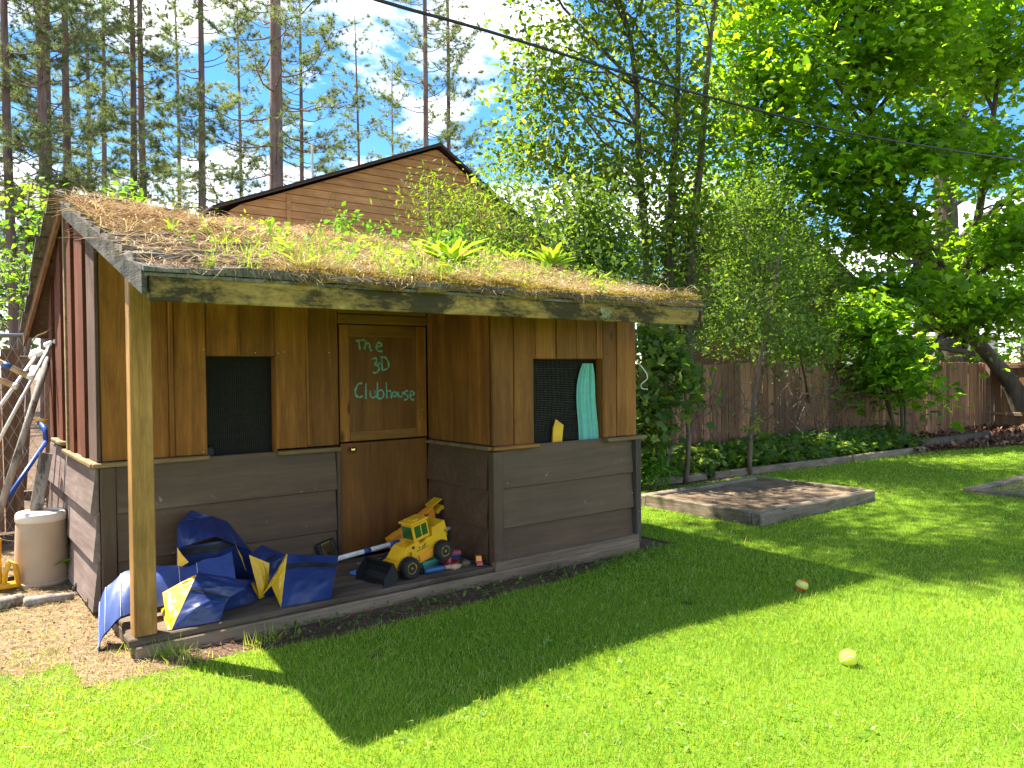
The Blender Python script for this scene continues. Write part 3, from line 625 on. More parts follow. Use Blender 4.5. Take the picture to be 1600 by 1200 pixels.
for r in range(NROW):
    x = 0.748+rnd.uniform(-0.012, 0.006)
    while x < 4.46:
        w = rnd.uniform(0.15, 0.30); w = min(w, 4.505-x)
        if w < 0.07: break
        y = EY-0.012+r*(RY-EY)/NROW+rnd.uniform(-0.035, 0.03)*(r > 0); xc = x+w/2
        o = obj('shingle', SH[rnd.randrange(6)], roof)
        s2 = math.atan2(zroof(xc, RY)-zroof(xc, EY), RY-EY)
        o.matrix_local = Matrix.Translation((xc, y, zroof(xc, y)+0.003)) @ Matrix.Rotation(s2-0.035+rnd.uniform(-0.012, 0.012), 4, 'X') @ Matrix.Rotation(rnd.uniform(-0.02, 0.02), 4, 'Z') @ Matrix.Diagonal((w-0.006, ex*1.5, 1.0+rnd.uniform(-0.1, 1.1), 1))
        x += w
for r in range(7):
    for c in range(3):
        w = 0.22; y = RY+0.12+r*0.21+rnd.uniform(-0.02, 0.02); xc = 0.80+c*0.225-0.07*(y-RY)/1.5+rnd.uniform(-0.02, 0.01); 
        o = obj('shingle', SH[rnd.randrange(6)], roofb); o.matrix_local = Matrix.Translation((xc, y+0.08, zroof(.8, y+0.08)+0.006)) @ Matrix.Rotation(math.pi, 4, 'Z') @ Matrix.Rotation(math.atan(0.57)-0.04, 4, 'X') @ Matrix.Diagonal((w, 0.30, 1.3, 1))
for k in range(15):
    x0 = 0.735+k*0.25; o = obj('ridge_cap', SH[k % 6], roof); o.matrix_local = Matrix.Translation((x0+0.13, RY-0.09, zridge(x0+.13)+0.022)) @ Matrix.Rotation(0.18, 4, 'X') @ Matrix.Diagonal((0.26, 0.20, 1.1, 1))
# moss blanket and litter on the roof
NX, NY = 190, 120
X, Y = np.meshgrid(np.linspace(0.78, 4.47, NX), np.linspace(EY-0.035, RY+0.06, NY))
ZR = np.vectorize(zroof)(X, np.minimum(Y, RY))
hgt = vnoise(X, Y, 41, 4, 4.5)*0.9+vnoise(X, Y, 42, 3, 18)*0.35+0.30+0.10*(Y-EY)
hgt -= 0.62*sstep(1.75, 0.9, X)*sstep(5.2, 4.0, Y)                     # bare shakes at the left end
hgt -= 0.12*sstep(0.05, -0.03, Y-EY)+0.15*sstep(0.08, 0, X-0.78)
hgt += 0.35*np.clip(vnoise(X, Y, 48, 2, 7.0), 0, 1)*sstep(1.3, 1.9, X)
HM = np.clip(hgt, -0.4, 1.4)*0.07
HM = HM+0.042*np.clip(vnoise(X, Y, 49, 3, 6.0)+0.45, 0, 1)*sstep(0.22, 0.03, Y-EY)*sstep(1.05, 1.5, X)
HM = HM-0.055*sstep(0.0, -0.035, Y-EY)
V = np.stack([X, Y+0.01, ZR+0.016+HM], -1).reshape(-1, 3); i = np.arange(NX*NY).reshape(NY, NX)
q = np.stack([i[:-1, :-1], i[:-1, 1:], i[1:, 1:], i[1:, :-1]], -1).reshape(-1, 4); q = q[HM.reshape(-1)[q].min(1) > np.where(V[q][:, :, 1].min(1) < EY+0.012, -0.03, -0.004)]
me = bpy.data.meshes.new('moss'); me.from_pydata(V.tolist(), [], q.tolist()); me.materials.append(MATS['moss']); me.polygons.foreach_set('use_smooth', [True]*len(me.polygons))
tag(obj('moss', me), 'cushions of rusty and yellow moss growing over the clubhouse roof', 'moss', kind='stuff')
def roof_pts(n, seed, lim=0.0):
    r = np.random.default_rng(seed); u = r.random((n, 2)); xi = (u[:, 0]*(NX-1)).astype(int); yi = (u[:, 1]*(NY-1)).astype(int)
    k = HM[yi, xi] > lim; xi, yi, u = xi[k], yi[k], u[k]
    P = np.stack([X[yi, xi]+r.uniform(-.01, .01, len(xi)), Y[yi, xi]+0.01+r.uniform(-.01, .01, len(xi)), ZR[yi, xi]+0.014+np.maximum(HM[yi, xi], 0)], 1); return P, r
P, r = roof_pts(150000, 51, 0.002); n = len(P)
pat = vnoise(P[:, 0], P[:, 1], 61, 3, 3.2)*1.2+0.30*np.clip((P[:, 0]-1.2)/2.2, -1, 1)-0.42*(P[:, 1]-4.4)
D = r.normal(size=(n, 3))*0.55+np.array([0, -0.25, 1.0]); t = np.clip(0.44+0.85*pat+0.16*r.normal(size=n)+0.18*sstep(1.3, 2.2, P[:, 0])*sstep(5.2, 4.2, P[:, 1]), 0, 1)
tag(obj('moss_fuzz', np_mesh('moss_fuzz', needles(P, D, r.uniform(0.008, 0.026, n), 0.005, r), 3, 'moss_fuzz', t)), 'fine moss stems covering the roof cushions', 'moss', kind='stuff')
P, r = roof_pts(42000, 52, -0.03); n = len(P); a = r.uniform(0, 6.283, n)
D = np.stack([np.cos(a), np.sin(a), np.sin(a)*0.30+r.normal(size=n)*0.16+0.05], 1)
tag(obj('needle_litter', np_mesh('needle_litter', needles(P+[0, 0, 0.012], D, r.uniform(0.05, 0.15, n), 0.0028, r, True), 3, 'needle_litter', np.clip(r.random(n)+0.2*np.sin(P[:, 0]*4), 0, 1))), 'fallen brown pine needles matted on the clubhouse roof', 'needles', kind='stuff')
# curved dry grass stems on the roof
def stems(P, r, L0, L1, w, mat, curve=1.0, up=0.5, seg=5):
    n = len(P); a = r.uniform(0, 6.283, n); d = np.stack([np.cos(a), np.sin(a), np.zeros(n)], 1); L = r.uniform(L0, L1, n)[:, None]; u = (up*r.uniform(0.3, 1.4, n))[:, None]
    Vs = []
    def pos(t): return P+d*L*t+np.array([0, 0, 1.0])*(L*(u*t-curve*u*t*t))
    S = np.stack([-np.sin(a), np.cos(a), np.zeros(n)], 1)*w/2
    for k in range(seg):
        t0, t1 = k/seg, (k+1)/seg; A, B = pos(t0), pos(t1); Vs.append(np.stack([A-S, A+S, B+S*(1-0.1*k), B-S*(1-0.1*k)], 1))
    return np.concatenate(Vs, 0).reshape(-1, 3), np.tile(r.random(n), seg)
P, r = roof_pts(9000, 53, -0.03); V, t = stems(P+[0, 0, 0.01], r, 0.08, 0.32, 0.0036, 'straw', 0.95, 0.42)
tag(obj('dry_grass', np_mesh('dry_grass', V, 4, 'roof_straw', t)), 'pale dry grass stems bent over the clubhouse roof', 'grass', kind='stuff')
P = np.stack([rng.uniform(0.9, 4.4, 420), EY-0.012-0.02*rng.random(420), ZE+0.012+0.03*rng.random(420)], 1); nn = len(P)
D = np.stack([rng.normal(size=nn)*0.8, -0.5*np.ones(nn), -np.ones(nn)], 1)
tag(obj('hanging_needles', np_mesh('hanging_needles', needles(P, D, 0.02+0.12*rng.random(nn)**3, 0.003, rng), 3, 'straw', rng.random(nn))), 'dry stems dangling over the mildewed roof beam', 'needles', kind='stuff')
# weeds on the roof
def at_roof(px, py):
    lo, hi = 2.5, 9.0; f = lambda d: (lambda p: p.z-zroof(p.x, p.y))(at_d(px, py, d))
    for _ in range(40):
        mid = (lo+hi)/2
        if f(mid) > 0: lo = mid
        else: hi = mid
    return at_d(px, py, lo)
r = np.random.default_rng(77); Vw = []; tw = []
for q in range(820):
    px = r.uniform(240, 960) if q > 60 else r.uniform(180, 400); base_y = 372+ (px-400)*0.095
    py = base_y-8+62*r.random()**1.5 if px > 380 else r.uniform(330, 420)
    if px > 380 and r.random() > math.exp(-((px-690)/240)**2)*0.95+0.05: continue
    if px <= 380 and r.random() > 0.10: continue
    p = at_roof(px, py); 
    if not (0.85 < p.x < 4.4 and EY < p.y < RY): continue
    h = r.uniform(0.04, 0.19); nl = int(r.integers(8, 18)); tt = r.random(nl)
    P = np.array(p)+np.stack([r.normal(size=nl)*0.014, r.normal(size=nl)*0.014, 0.02+tt*h], 1)
    a = r.uniform(0, 6.283, nl); D = np.stack([np.cos(a), np.sin(a), r.uniform(0.2, 0.9, nl)], 1)
    V, k = leaves(P, r.uniform(0.028, 0.062), 'lance' if q % 4 else 'oval', r, 0.6, D, 0.2); Vw.append(V); tw.append(np.clip(r.random()*0.7+0.2*r.random(nl), 0, 1))
tag(obj('roof_weeds', np_mesh('roof_weeds', np.concatenate(Vw), 4, 'weed_leaf', np.concatenate(tw))), 'small bright green weeds sprouting through the roof moss', 'weeds', kind='stuff')
def rosette(px, py, label, L, n, seed, upr=0.9, wid=0.095):
    r = random.Random(seed); base = at_roof(px, py); t = thing('leafy_weed', label, 'weed', base, group='large weeds on the roof'); Vs = []; Ts = []
    mb = MB()
    for k in range(n):
        a = 6.283*k/n+r.uniform(-0.3, 0.3); l = L*r.uniform(0.65, 1.15); e = r.uniform(0.5, 1.3)*upr
        d = Vector((math.cos(a), math.sin(a), 0)); s = Vector((-math.sin(a), math.cos(a), 0)); pr = []
        for j in range(7):
            q = j/6; p = base+Vector((0, 0, 0.02))+d*l*q*math.cos(e*(1-0.55*q))+Vector((0, 0, l*q*math.sin(e)*(1-0.35*q)))
            w = l*wid*(math.sin(math.pi*min(1, q*0.9+0.12))**0.8)*(1+0.25*math.sin(j*2.6+k)); pr.append((p-s*w+Vector((0, 0, w*0.3)), p, p+s*w+Vector((0, 0, w*0.3))))
        for j in range(6):
            for c in (0, 1): Vs += [pr[j][c], pr[j][c+1], pr[j+1][c+1], pr[j+1][c]]; Ts.append(min(1, 0.45+0.4*r.random()))
    obj('leaf_rosette', np_mesh('leaf_rosette', np.array([tuple(v) for v in Vs]), 4, 'weed_leaf', Ts), t)
rosette(705, 425, 'big bright green leafy rosette above the door on the roof', 0.32, 36, 1, 1.2)
rosette(862, 432, 'upright lime green leafy weed on the roof above the right window', 0.32, 30, 2, 1.4)
rosette(800, 420, 'smaller leafy green weed left of the upright lime weed on the roof', 0.22, 20, 3, 1.2)
rosette(468, 428, 'leafy weed low on the roof above the left window', 0.13, 10, 4)
rosette(655, 400, 'leafy weed touching the left side of the big roof rosette', 0.16, 11, 5, 1.2)
rosette(282, 348, 'leafy weed alone on the rusty moss near the left roof end', 0.09, 9, 6, 1.2)
rosette(505, 375, 'tall leafy weed on the roof below the orange gable', 0.15, 10, 8, 1.35)
for k, (a, b, c, lab) in enumerate((((640, 425), (690, 318), 0.003, 'long pale dry stalk standing diagonally on the roof'), ((470, 395), (520, 300), 0.0028, 'bent dry stalk on the roof before the orange house siding'), ((520, 395), (523, 305), 0.002, 'thin upright dry stalk beside the bent stalk on the roof'),
        ((890, 430), (905, 330), 0.0025, 'thin dry stalk rising behind the lime weed'), ((690, 385), (735, 352), 0.003, 'short pale stalk leaning behind the big roof rosette'))):
    p = at_roof(*a); dd = float((Vector(_C)-p).length); D = (np.array(p)-_C) @ _fw; q_ = at_d(*b, D)
    mid = (p+q_)/2+Vector((0.02, 0, 0.01)); mb = MB().tube([p, mid, q_], [c, c*0.8, c*0.5], 5)
    if k == 1: mb.tube([q_, q_+Vector((0.06, 0.02, -0.1)), q_+Vector((0.07, 0.02, -0.22))], c*0.5, 4)
    tag(part('dry_stalk', mb, 'sill_wood', None), lab, 'dry stalk', 'dry stalks on the roof')
# lichen twig on the beam
r = np.random.default_rng(5); p0 = np.array(at_y(943, 484, EY+0.0)); n = 160
P = p0+np.stack([r.uniform(-0.03, 0.05, n), r.uniform(-0.012, 0.0, n), r.uniform(-0.05, 0.01, n)], 1)
tag(obj('lichen_tuft', np_mesh('lichen_tuft', needles(P, r.normal(size=(n, 3))+[0.3, -0.3, -0.6], 0.025, 0.004, r), 3, 'lichen')), 'pale green lichen tuft hanging on the roof beam', 'lichen')

# fresh grass blades growing through the moss
r = np.random.default_rng(58); Pg = []
for q in range(170):
    px = r.normal(640, 190); py = 385+(px-400)*0.085+r.uniform(-5, 60)
    if not 330 < px < 1000: continue
    p = at_roof(px, py)
    if not (0.95 < p.x < 4.4 and EY+0.05 < p.y < RY): continue
    n = int(r.integers(8, 26)); Pg.append(np.array(p)+np.stack([r.normal(size=n)*0.03, r.normal(size=n)*0.03, np.full(n, 0.025)], 1))
P = np.concatenate(Pg); n = len(P)
tag(obj('roof_grass', np_mesh('roof_grass', needles(P, r.normal(size=(n, 3))*0.4+[0, -0.1, 1], r.uniform(0.04, 0.15, n), 0.0055, r), 3, 'weed_leaf', np.clip(0.6+0.25*r.normal(size=n), 0, 1))), 'thin bright grass blades growing on the clubhouse roof', 'grass', kind='stuff')
# ------------------------------------------------------------------ things on the platform
def spl(P, n):
    P = [Vector(p) for p in P]; o = []
    for i in range(len(P)-1):
        p0, p1, p2, p3 = P[max(i-1, 0)], P[i], P[i+1], P[min(i+2, len(P)-1)]
        for q in range(n):
            s = q/n; o.append(0.5*((2*p1)+(p2-p0)*s+(2*p0-5*p1+4*p2-p3)*s*s+(3*p1-p0-3*p2+p3)*s**3))
    o.append(P[-1]); return o
def patch(c, bulge=0.02, amp=0.012, seed=0, n=26, v0=0.0, v1=1.0, off=0.0, u0=0.0, u1=1.0):
    """crumpled sheet between four corners (bottom left, bottom right, top right, top left), edges kept straight"""
    c = [Vector(p) for p in c]; N = (c[1]-c[0]).cross(c[3]-c[0])
    if N.length < 1e-6: N = (c[2]-c[1]).cross(c[3]-c[1])
    N.normalize()
    if N.dot(Vector((-0.5, -0.85, 0.2))) < 0: N = -N
    r = random.Random(seed); W = [(r.uniform(0, 6.28), r.uniform(3.5, 9.0), r.uniform(0, 6.28), r.uniform(0.4, 1.0)) for _ in range(6)]; mb = MB()
    for j in range(n+1):
        for i in range(n+1):
            u, v = u0+(u1-u0)*i/n, v0+(v1-v0)*j/n; p = (c[0]*(1-u)+c[1]*u)*(1-v)+(c[3]*(1-u)+c[2]*u)*v
            m = math.sin(math.pi*u)**0.6*math.sin(math.pi*v)**0.6 if 0 < u < 1 and 0 < v < 1 else 0
            k = sum(w*((1-abs(math.sin((u*math.cos(th)+v*math.sin(th))*f*0.55+ph+0.5*math.sin(3*u-2*v+ph))))**2-0.33) for th, f, ph, w in W)/2.2+0.35*sum(w*((1-abs(math.sin((u*math.cos(th*1.7)+v*math.sin(th*1.7))*f*1.6+ph*2)))**3-0.2) for th, f, ph, w in W)/2.2
            mb.v.append(tuple(p+N*(bulge*math.sin(math.pi*u)*math.sin(math.pi*v)+amp*k*m+off)))
    mb.f = [(j*(n+1)+i, j*(n+1)+i+1, (j+1)*(n+1)+i+1, (j+1)*(n+1)+i) for j in range(n) for i in range(n)]; return mb
def vinyl_bag(label, base, panels):
    t = thing('vinyl_bag', label, 'bag', base, None, 'blue and yellow vinyl bags on the platform')
    for nm, mat, c, kw in panels: part(nm, patch(c, **kw), mat, t, True)
    return t
G = lambda px, py: at_z(px, py, PZ+0.006)
Y_ = at_y
# bag with the pole
BL, BR, TL, TR = G(439, 949), G(517, 935), Y_(449, 866, 4.30), Y_(529, 868, 4.32); bBL, bBR = BL+Vector((-0.02, 0.26, 0)), BR+Vector((0.03, 0.25, 0)); ml, mr = Y_(424, 915, 4.33), Y_(505, 896, 4.25)
vinyl_bag('blue vinyl bag with the striped pole poking out of its right end', (1.7, 4.27, PZ), [
 ('front_panel', 'blue_vinyl', (BL, BR, TR, TL), dict(bulge=0.035, amp=0.022, seed=1)), ('back_panel', 'blue_vinyl', (bBL, bBR, TR, TL), dict(bulge=-0.02, amp=0.02, seed=2)),
 ('strap', 'black_strap', (BL, BR, TR, TL), dict(bulge=0.035, amp=0.022, seed=1, v0=0.70, v1=0.80, off=0.003)),
 ('side_gusset', 'yellow_vinyl', (BL, ml, TL.lerp(ml, 0.02), TL), dict(bulge=0.01, amp=0.02, seed=3)), ('side_gusset', 'yellow_vinyl', (ml, bBL, TL+Vector((0.0, 0.01, 0)), TL), dict(bulge=0.0, amp=0.02, seed=4)),
 ('side_gusset', 'yellow_vinyl', (BR, mr, TR, Y_(527, 880, 4.31)), dict(bulge=0.0, amp=0.01, seed=5)), ('side_gusset', 'blue_vinyl', (mr, bBR, TR+Vector((0, 0.01, 0)), TR), dict(bulge=0.0, amp=0.01, seed=6))])
# bag squeezed behind it
A0, A1, A2, A3 = G(406, 936), G(418, 930), Y_(421, 880, 4.42), Y_(389, 867, 4.46); K = Y_(409, 851, 4.60); Q = Y_(448, 867, 4.50)
vinyl_bag('blue vinyl bag showing its yellow side, squeezed behind the bag with the pole', (1.52, 4.5, PZ), [
 ('side_gusset', 'yellow_vinyl', (A0, A1, A2, A3), dict(bulge=0.02, amp=0.02, seed=11)), ('top_panel', 'blue_vinyl', (A3, A2, Q, K), dict(bulge=0.02, amp=0.015, seed=12)),
 ('front_panel', 'blue_vinyl', (A1, G(445, 925), Q, A2), dict(bulge=0.02, amp=0.02, seed=13)), ('back_panel', 'blue_vinyl', (A0, A0+Vector((0.05, 0.3, 0)), K, A3), dict(bulge=0.0, amp=0.01, seed=14)), ('strap', 'black_strap', (A3, A2, Q, K), dict(bulge=0.02, amp=0.015, seed=12, u0=0.74, u1=0.88, v0=0.02, v1=0.6, off=0.003))])
# front bag behind the post
AP = Y_(307, 898, 4.27); F0, F1, F2 = G(268, 984), G(344, 970), Y_(354, 936, 4.16); S0 = Y_(296, 922, 4.21); YL, YB_ = Y_(254, 926, 4.34), G(262, 984)
E1, E2 = Y_(389, 908, 4.24), Y_(384, 919, 4.17); BKl, BKr = G(262, 960)+Vector((0, 0.18, 0)), F1+Vector((0.08, 0.24, 0))
vinyl_bag('blue vinyl bag with a big yellow end panel right behind the porch post', (1.13, 4.25, PZ), [
 ('front_panel', 'blue_vinyl', (F0, F1, F2, S0), dict(bulge=0.03, amp=0.02, seed=21)), ('flap', 'blue_vinyl', (S0, F2, E2, AP), dict(bulge=0.012, amp=0.014, seed=22)), ('strap', 'black_strap', (S0, F2, E2, AP), dict(bulge=0.012, amp=0.014, seed=22, v0=0.02, v1=0.16, off=0.003)),
 ('top_panel', 'blue_vinyl', (AP, E2, E1, AP+Vector((0.02, 0.04, 0.004))), dict(bulge=0.015, amp=0.012, seed=23)), ('side_gusset', 'yellow_vinyl', (YB_, F0, S0, YL), dict(bulge=0.012, amp=0.016, seed=24)), ('side_gusset', 'yellow_vinyl', (YL, S0, AP, AP+Vector((-0.02, 0.02, -0.01))), dict(bulge=0.01, amp=0.016, seed=25)),
 ('side_gusset', 'yellow_vinyl', (F1, Y_(346, 955, 4.2), Y_(353, 945, 4.2), F2), dict(bulge=0.0, amp=0.004, seed=26)), ('back_panel', 'blue_vinyl', (BKl, BKr, E1, AP), dict(bulge=-0.01, amp=0.01, seed=27)), ('side_panel', 'blue_vinyl', (F1, BKr, E1, F2), dict(bulge=0.01, amp=0.01, seed=28)), ('side_panel', 'yellow_vinyl', (YB_, BKl, AP, YL), dict(bulge=0.0, amp=0.01, seed=29))])
# tall bag against the wall
B0, B1 = G(282, 920), G(396, 905); C0, C1 = Y_(279, 856, 4.66), Y_(393, 862, 4.72); PK, PR_ = Y_(299, 797, 4.86), Y_(356, 815, 4.87); L0 = Y_(277, 820, 4.74); M0, M1 = Y_(297, 879, 4.56), Y_(364, 842, 4.70); T0 = Y_(337, 838, 4.64)
vinyl_bag('large slumped blue vinyl bag leaning against the wall, tallest of the blue bags', (1.40, 4.66, PZ), [
 ('front_panel', 'blue_vinyl', (B0, B1, M1, C0), dict(bulge=0.075, amp=0.03, seed=31)), ('strap', 'black_strap', (B0, B1, M1, C0), dict(bulge=0.075, amp=0.03, seed=31, v0=0.86, v1=0.97, off=0.004)),
 ('upper_panel', 'blue_vinyl', (C0, T0, Y_(330, 806, 4.84), L0), dict(bulge=0.02, amp=0.02, seed=32)), ('upper_panel', 'blue_vinyl', (T0, C1, PR_, Y_(330, 806, 4.84)), dict(bulge=0.02, amp=0.02, seed=33)), ('fold', 'blue_vinyl', (L0, Y_(330, 806, 4.84), PR_, PK), dict(bulge=-0.02, amp=0.015, seed=34)),
 ('side_gusset', 'yellow_vinyl', (Y_(279, 890, 4.60), M0, Y_(287, 868, 4.60), C0), dict(bulge=0.008, amp=0.006, seed=35, off=0.012)), ('side_gusset', 'yellow_vinyl', (Y_(385, 893, 4.56), Y_(379, 870, 4.58), Y_(370, 855, 4.60), Y_(364, 838, 4.62)), dict(bulge=0.01, amp=0.004, seed=36, off=0.008)),
 ('side_panel', 'blue_vinyl', (B1, B1+Vector((0.05, 0.10, 0)), PR_, C1), dict(bulge=0.01, amp=0.01, seed=37)), ('side_panel', 'blue_vinyl', (B1, B1+Vector((0.02, 0.02, 0.02)), C1, M1), dict(bulge=0.02, amp=0.01, seed=38)), ('side_panel', 'blue_vinyl', (B0, B0+Vector((0.0, 0.12, 0)), L0, C0), dict(bulge=0.01, amp=0.01, seed=39))])
# low crumpled one between
vinyl_bag('low crumpled blue vinyl bag lying between the tall bag and the front bag', (1.4, 4.4, PZ), [
 ('top_panel', 'blue_vinyl', (G(350, 955), G(404, 938), Y_(394, 905, 4.5), Y_(330, 905, 4.52)), dict(bulge=0.05, amp=0.03, seed=41)), ('side_gusset', 'yellow_vinyl', (G(402, 938), Y_(403, 925, 4.46), Y_(394, 910, 4.5), Y_(389, 914, 4.44)), dict(bulge=0.01, amp=0.006, seed=42, off=0.012))])
# pale blue quilted sheet drooping off the platform end
t = thing('vinyl_sheet', 'long pale blue quilted vinyl sheet drooping over the left platform end', 'vinyl sheet', (0.74, 4.45, PZ))
ctr = [(1.42, 4.52, 0.30), (1.28, 4.50, 0.285), (1.14, 4.48, 0.27), (1.02, 4.46, 0.30), (0.90, 4.44, 0.315), (0.80, 4.42, 0.29), (0.725, 4.41, 0.23), (0.69, 4.40, 0.15), (0.70, 4.40, 0.085)]
C_ = spl(ctr, 4); NW = 8
def sheet(off, wid=0.105):
    mb = MB()
    for i, c in enumerate(C_):
        for j in range(NW+1):
            s = j/NW*2-1; mb.v.append((c.x+0.02*s, c.y+wid*s, c.z+off-0.05*s*s*0.6+0.085*s-0.02+0.006*math.sin(i*1.3+j)))
    m = NW+1; mb.f = [(i*m+j, i*m+j+1, (i+1)*m+j+1, (i+1)*m+j) for i in range(len(C_)-1) for j in range(NW)]; return mb
part('top_cloth', sheet(0), 'pale_blue_vinyl', t, True); part('lining', sheet(-0.012, 0.10), 'black_strap', t, True)
for i in (6, 9, 17, 20, 24, 27):
    c = C_[i]; part('stitch_line', MB().tube([(c.x+0.02*s, c.y+0.104*s, c.z+0.004-0.03*s*s+0.085*s-0.02+0.006*math.sin(i*1.3+(s+1)*4)) for s in (-1, -.75, -.5, -.25, 0, .25, .5, .75, 1)], 0.0016, 4), 'stitch', t)
# striped pole
t = thing('striped_pole', 'white pole with blue bands lying on the platform behind the toy loader', 'pole', (1.9, 4.35, 0.2))
pa, pb = at_d(520, 875, 4.98), at_d(708, 824, 5.55)
def cyl(a, b, r, n=12): return MB().tube([a, b], r, n)
part('shaft', cyl(pa, pb, 0.0165), 'white_paint', t, True); ax = (pb-pa)
for s0, s1 in ((0.235, 0.29), (0.445, 0.525)): part('blue_band', cyl(pa+ax*s0, pa+ax*s1, 0.0172), 'blue_tape', t, True)
# ------------------------------------------------------------------ toy loader
def wheel(parent, c, rad, wid, hub='toy_yellow'):
    M = Matrix.Translation(c) @ Matrix.Rotation(R(90), 4, 'X')
    tyre = MB(); n = 22
    prof = [(rad*0.56, -wid/2), (rad*0.86, -wid/2), (rad*0.96, -wid*0.36), (rad*0.98, 0), (rad*0.96, wid*0.36), (rad*0.86, wid/2), (rad*0.56, wid/2)]
    tyre.lathe(prof, 24, M)
    for k in range(n):
        a = 6.283*k/n
        for s in (-1, 1):
            L = M @ Matrix.Rotation(a+0.12*s, 4, 'Z') @ Matrix.Translation((rad*0.965, 0, s*wid*0.25)) @ Matrix.Rotation(s*0.5, 4, 'X')
            tyre.box(-rad*0.07, rad*0.05, -rad*0.05, rad*0.05, -wid*0.22, wid*0.22, 0.001, L)
    w = part('wheel', tyre, 'toy_black', parent, False, False)
    for s in (-1, 1):
        part('rim', MB().lathe([(rad*0.55, s*wid*0.40), (rad*0.55, s*wid*0.50), (rad*0.44, s*wid*0.50), (rad*0.40, s*wid*0.42), (rad*0.14, s*wid*0.43), (rad*0.12, s*wid*0.50), (0.001, s*wid*0.50)], 18, M), hub, w, True, False)
    return w
ld = thing('toy_loader', 'yellow toy front loader with black bucket on the platform before the door', 'toy truck', (2.525, 4.29, PZ+0.032), (0, R(13), R(187))); ld.scale = (0.9, 0.9, 0.9)
def lp(name, mb, mat, par=None, smooth=False): return part(name, mb, mat, par or ld, smooth, False)
wr = 0.075
for x_, dz in ((0.145, 0), (-0.165, 0.0)):
    for y_ in (-0.115, 0.115): wheel(ld, (x_, y_, wr+0.004), wr, 0.062)
body = lp('body', MB().prism([(-0.25, 0.075), (-0.25, 0.175), (-0.235, 0.205), (-0.07, 0.205), (-0.045, 0.19), (0.055, 0.19), (0.075, 0.165), (0.075, 0.07), (0.03, 0.055), (-0.16, 0.055)], -0.075, 0.075), 'toy_yellow')
lp('front_frame', MB().prism([(0.06, 0.07), (0.06, 0.15), (0.13, 0.165), (0.215, 0.13), (0.215, 0.075), (0.14, 0.055)], -0.055, 0.055), 'toy_yellow')
lp('rear_hood', MB().prism([(-0.262, 0.155), (-0.255, 0.275), (-0.135, 0.262), (-0.125, 0.206), (-0.255, 0.206)], -0.078, 0.078), 'toy_yellow')
cab = lp('cab', MB().box(-0.118, 0.028, -0.07, 0.07, 0.207, 0.335, 0.010).box(-0.125, 0.04, -0.078, 0.078, 0.336, 0.352, 0.006), 'toy_yellow')
for s in (-1, 1):
    for x0, x1 in ((-0.098, -0.048), (-0.040, 0.014)): lp('side_window', MB().box(x0, x1, s*0.0705-0.0012, s*0.0705+0.0012, 0.235, 0.32, 0.001), 'toy_green_glass', cab)
lp('windscreen', MB().box(0.0282, 0.0305, -0.058, 0.058, 0.225, 0.322, 0.001), 'toy_green_glass', cab)
lp('exhaust', MB().tube([(-0.19, -0.05, 0.265), (-0.19, -0.05, 0.325)], 0.007, 8), 'toy_black')
lp('light_bar', MB().box(-0.05, 0.0, -0.05, 0.05, 0.353, 0.362, 0.002), 'toy_yellow', cab)
for s in (-1, 1):
    lp('lift_arm', MB().prism([(-0.02, 0.165), (0.0, 0.215), (0.12, 0.205), (0.20, 0.14), (0.285, 0.135), (0.285, 0.085), (0.255, 0.085), (0.175, 0.125), (0.10, 0.165), (0.02, 0.155)], s*0.066-0.007, s*0.066+0.007), 'toy_yellow')
    for xx, zz in ((0.268, 0.11), (0.055, 0.185)): lp('pivot', MB().lathe([(0.011, -0.003), (0.011, 0.003), (0.001, 0.0035)], 10, Matrix.Translation((xx, s*0.076, zz)) @ Matrix.Rotation(R(90), 4, 'X')), 'toy_black')
lp('cross_plate', MB().prism([(0.11, 0.196), (0.19, 0.135), (0.205, 0.15), (0.12, 0.215)], -0.058, 0.058), 'toy_yellow')
lp('decal', MB().box(-0.07, 0.03, 0.0752, 0.0765, 0.145, 0.149, 0), 'toy_black'); 
for a, b in ((-0.045, 0.168), (-0.03, 0.164), (0.0, 0.17), (-0.055, 0.175)): lp('decal', MB().box(a, a+0.01, 0.0752, 0.0768, b-0.01, b, 0), 'toy_black')
lp('side_step', MB().box(-0.12, 0.03, 0.0755, 0.09, 0.065, 0.12, 0.006), 'toy_orange'); lp('side_step', MB().box(-0.12, 0.03, -0.09, -0.0755, 0.065, 0.12, 0.006), 'toy_orange')
bk = MB(); prof = [(0.275, 0.125), (0.262, 0.07), (0.268, 0.015), (0.30, -0.015), (0.40, -0.03), (0.405, -0.018), (0.315, 0.0), (0.282, 0.03), (0.276, 0.07), (0.29, 0.12)]
prof = [(x+0.022, z+0.062) for x, z in prof]; bk.prism(prof, -0.165, 0.165)
for s in (-1, 1): bk.prism([(x+0.022, z+0.062) for x, z in ((0.275, 0.125), (0.262, 0.07), (0.268, 0.015), (0.30, -0.015), (0.40, -0.03), (0.375, 0.05), (0.31, 0.10))], s*0.166-0.004, s*0.166+0.004)
for k in range(7): bk.box(0.417, 0.442, -0.15+k*0.0467, -0.13+k*0.0467, 0.030, 0.040, 0.001)
lp('bucket', bk, 'toy_black')
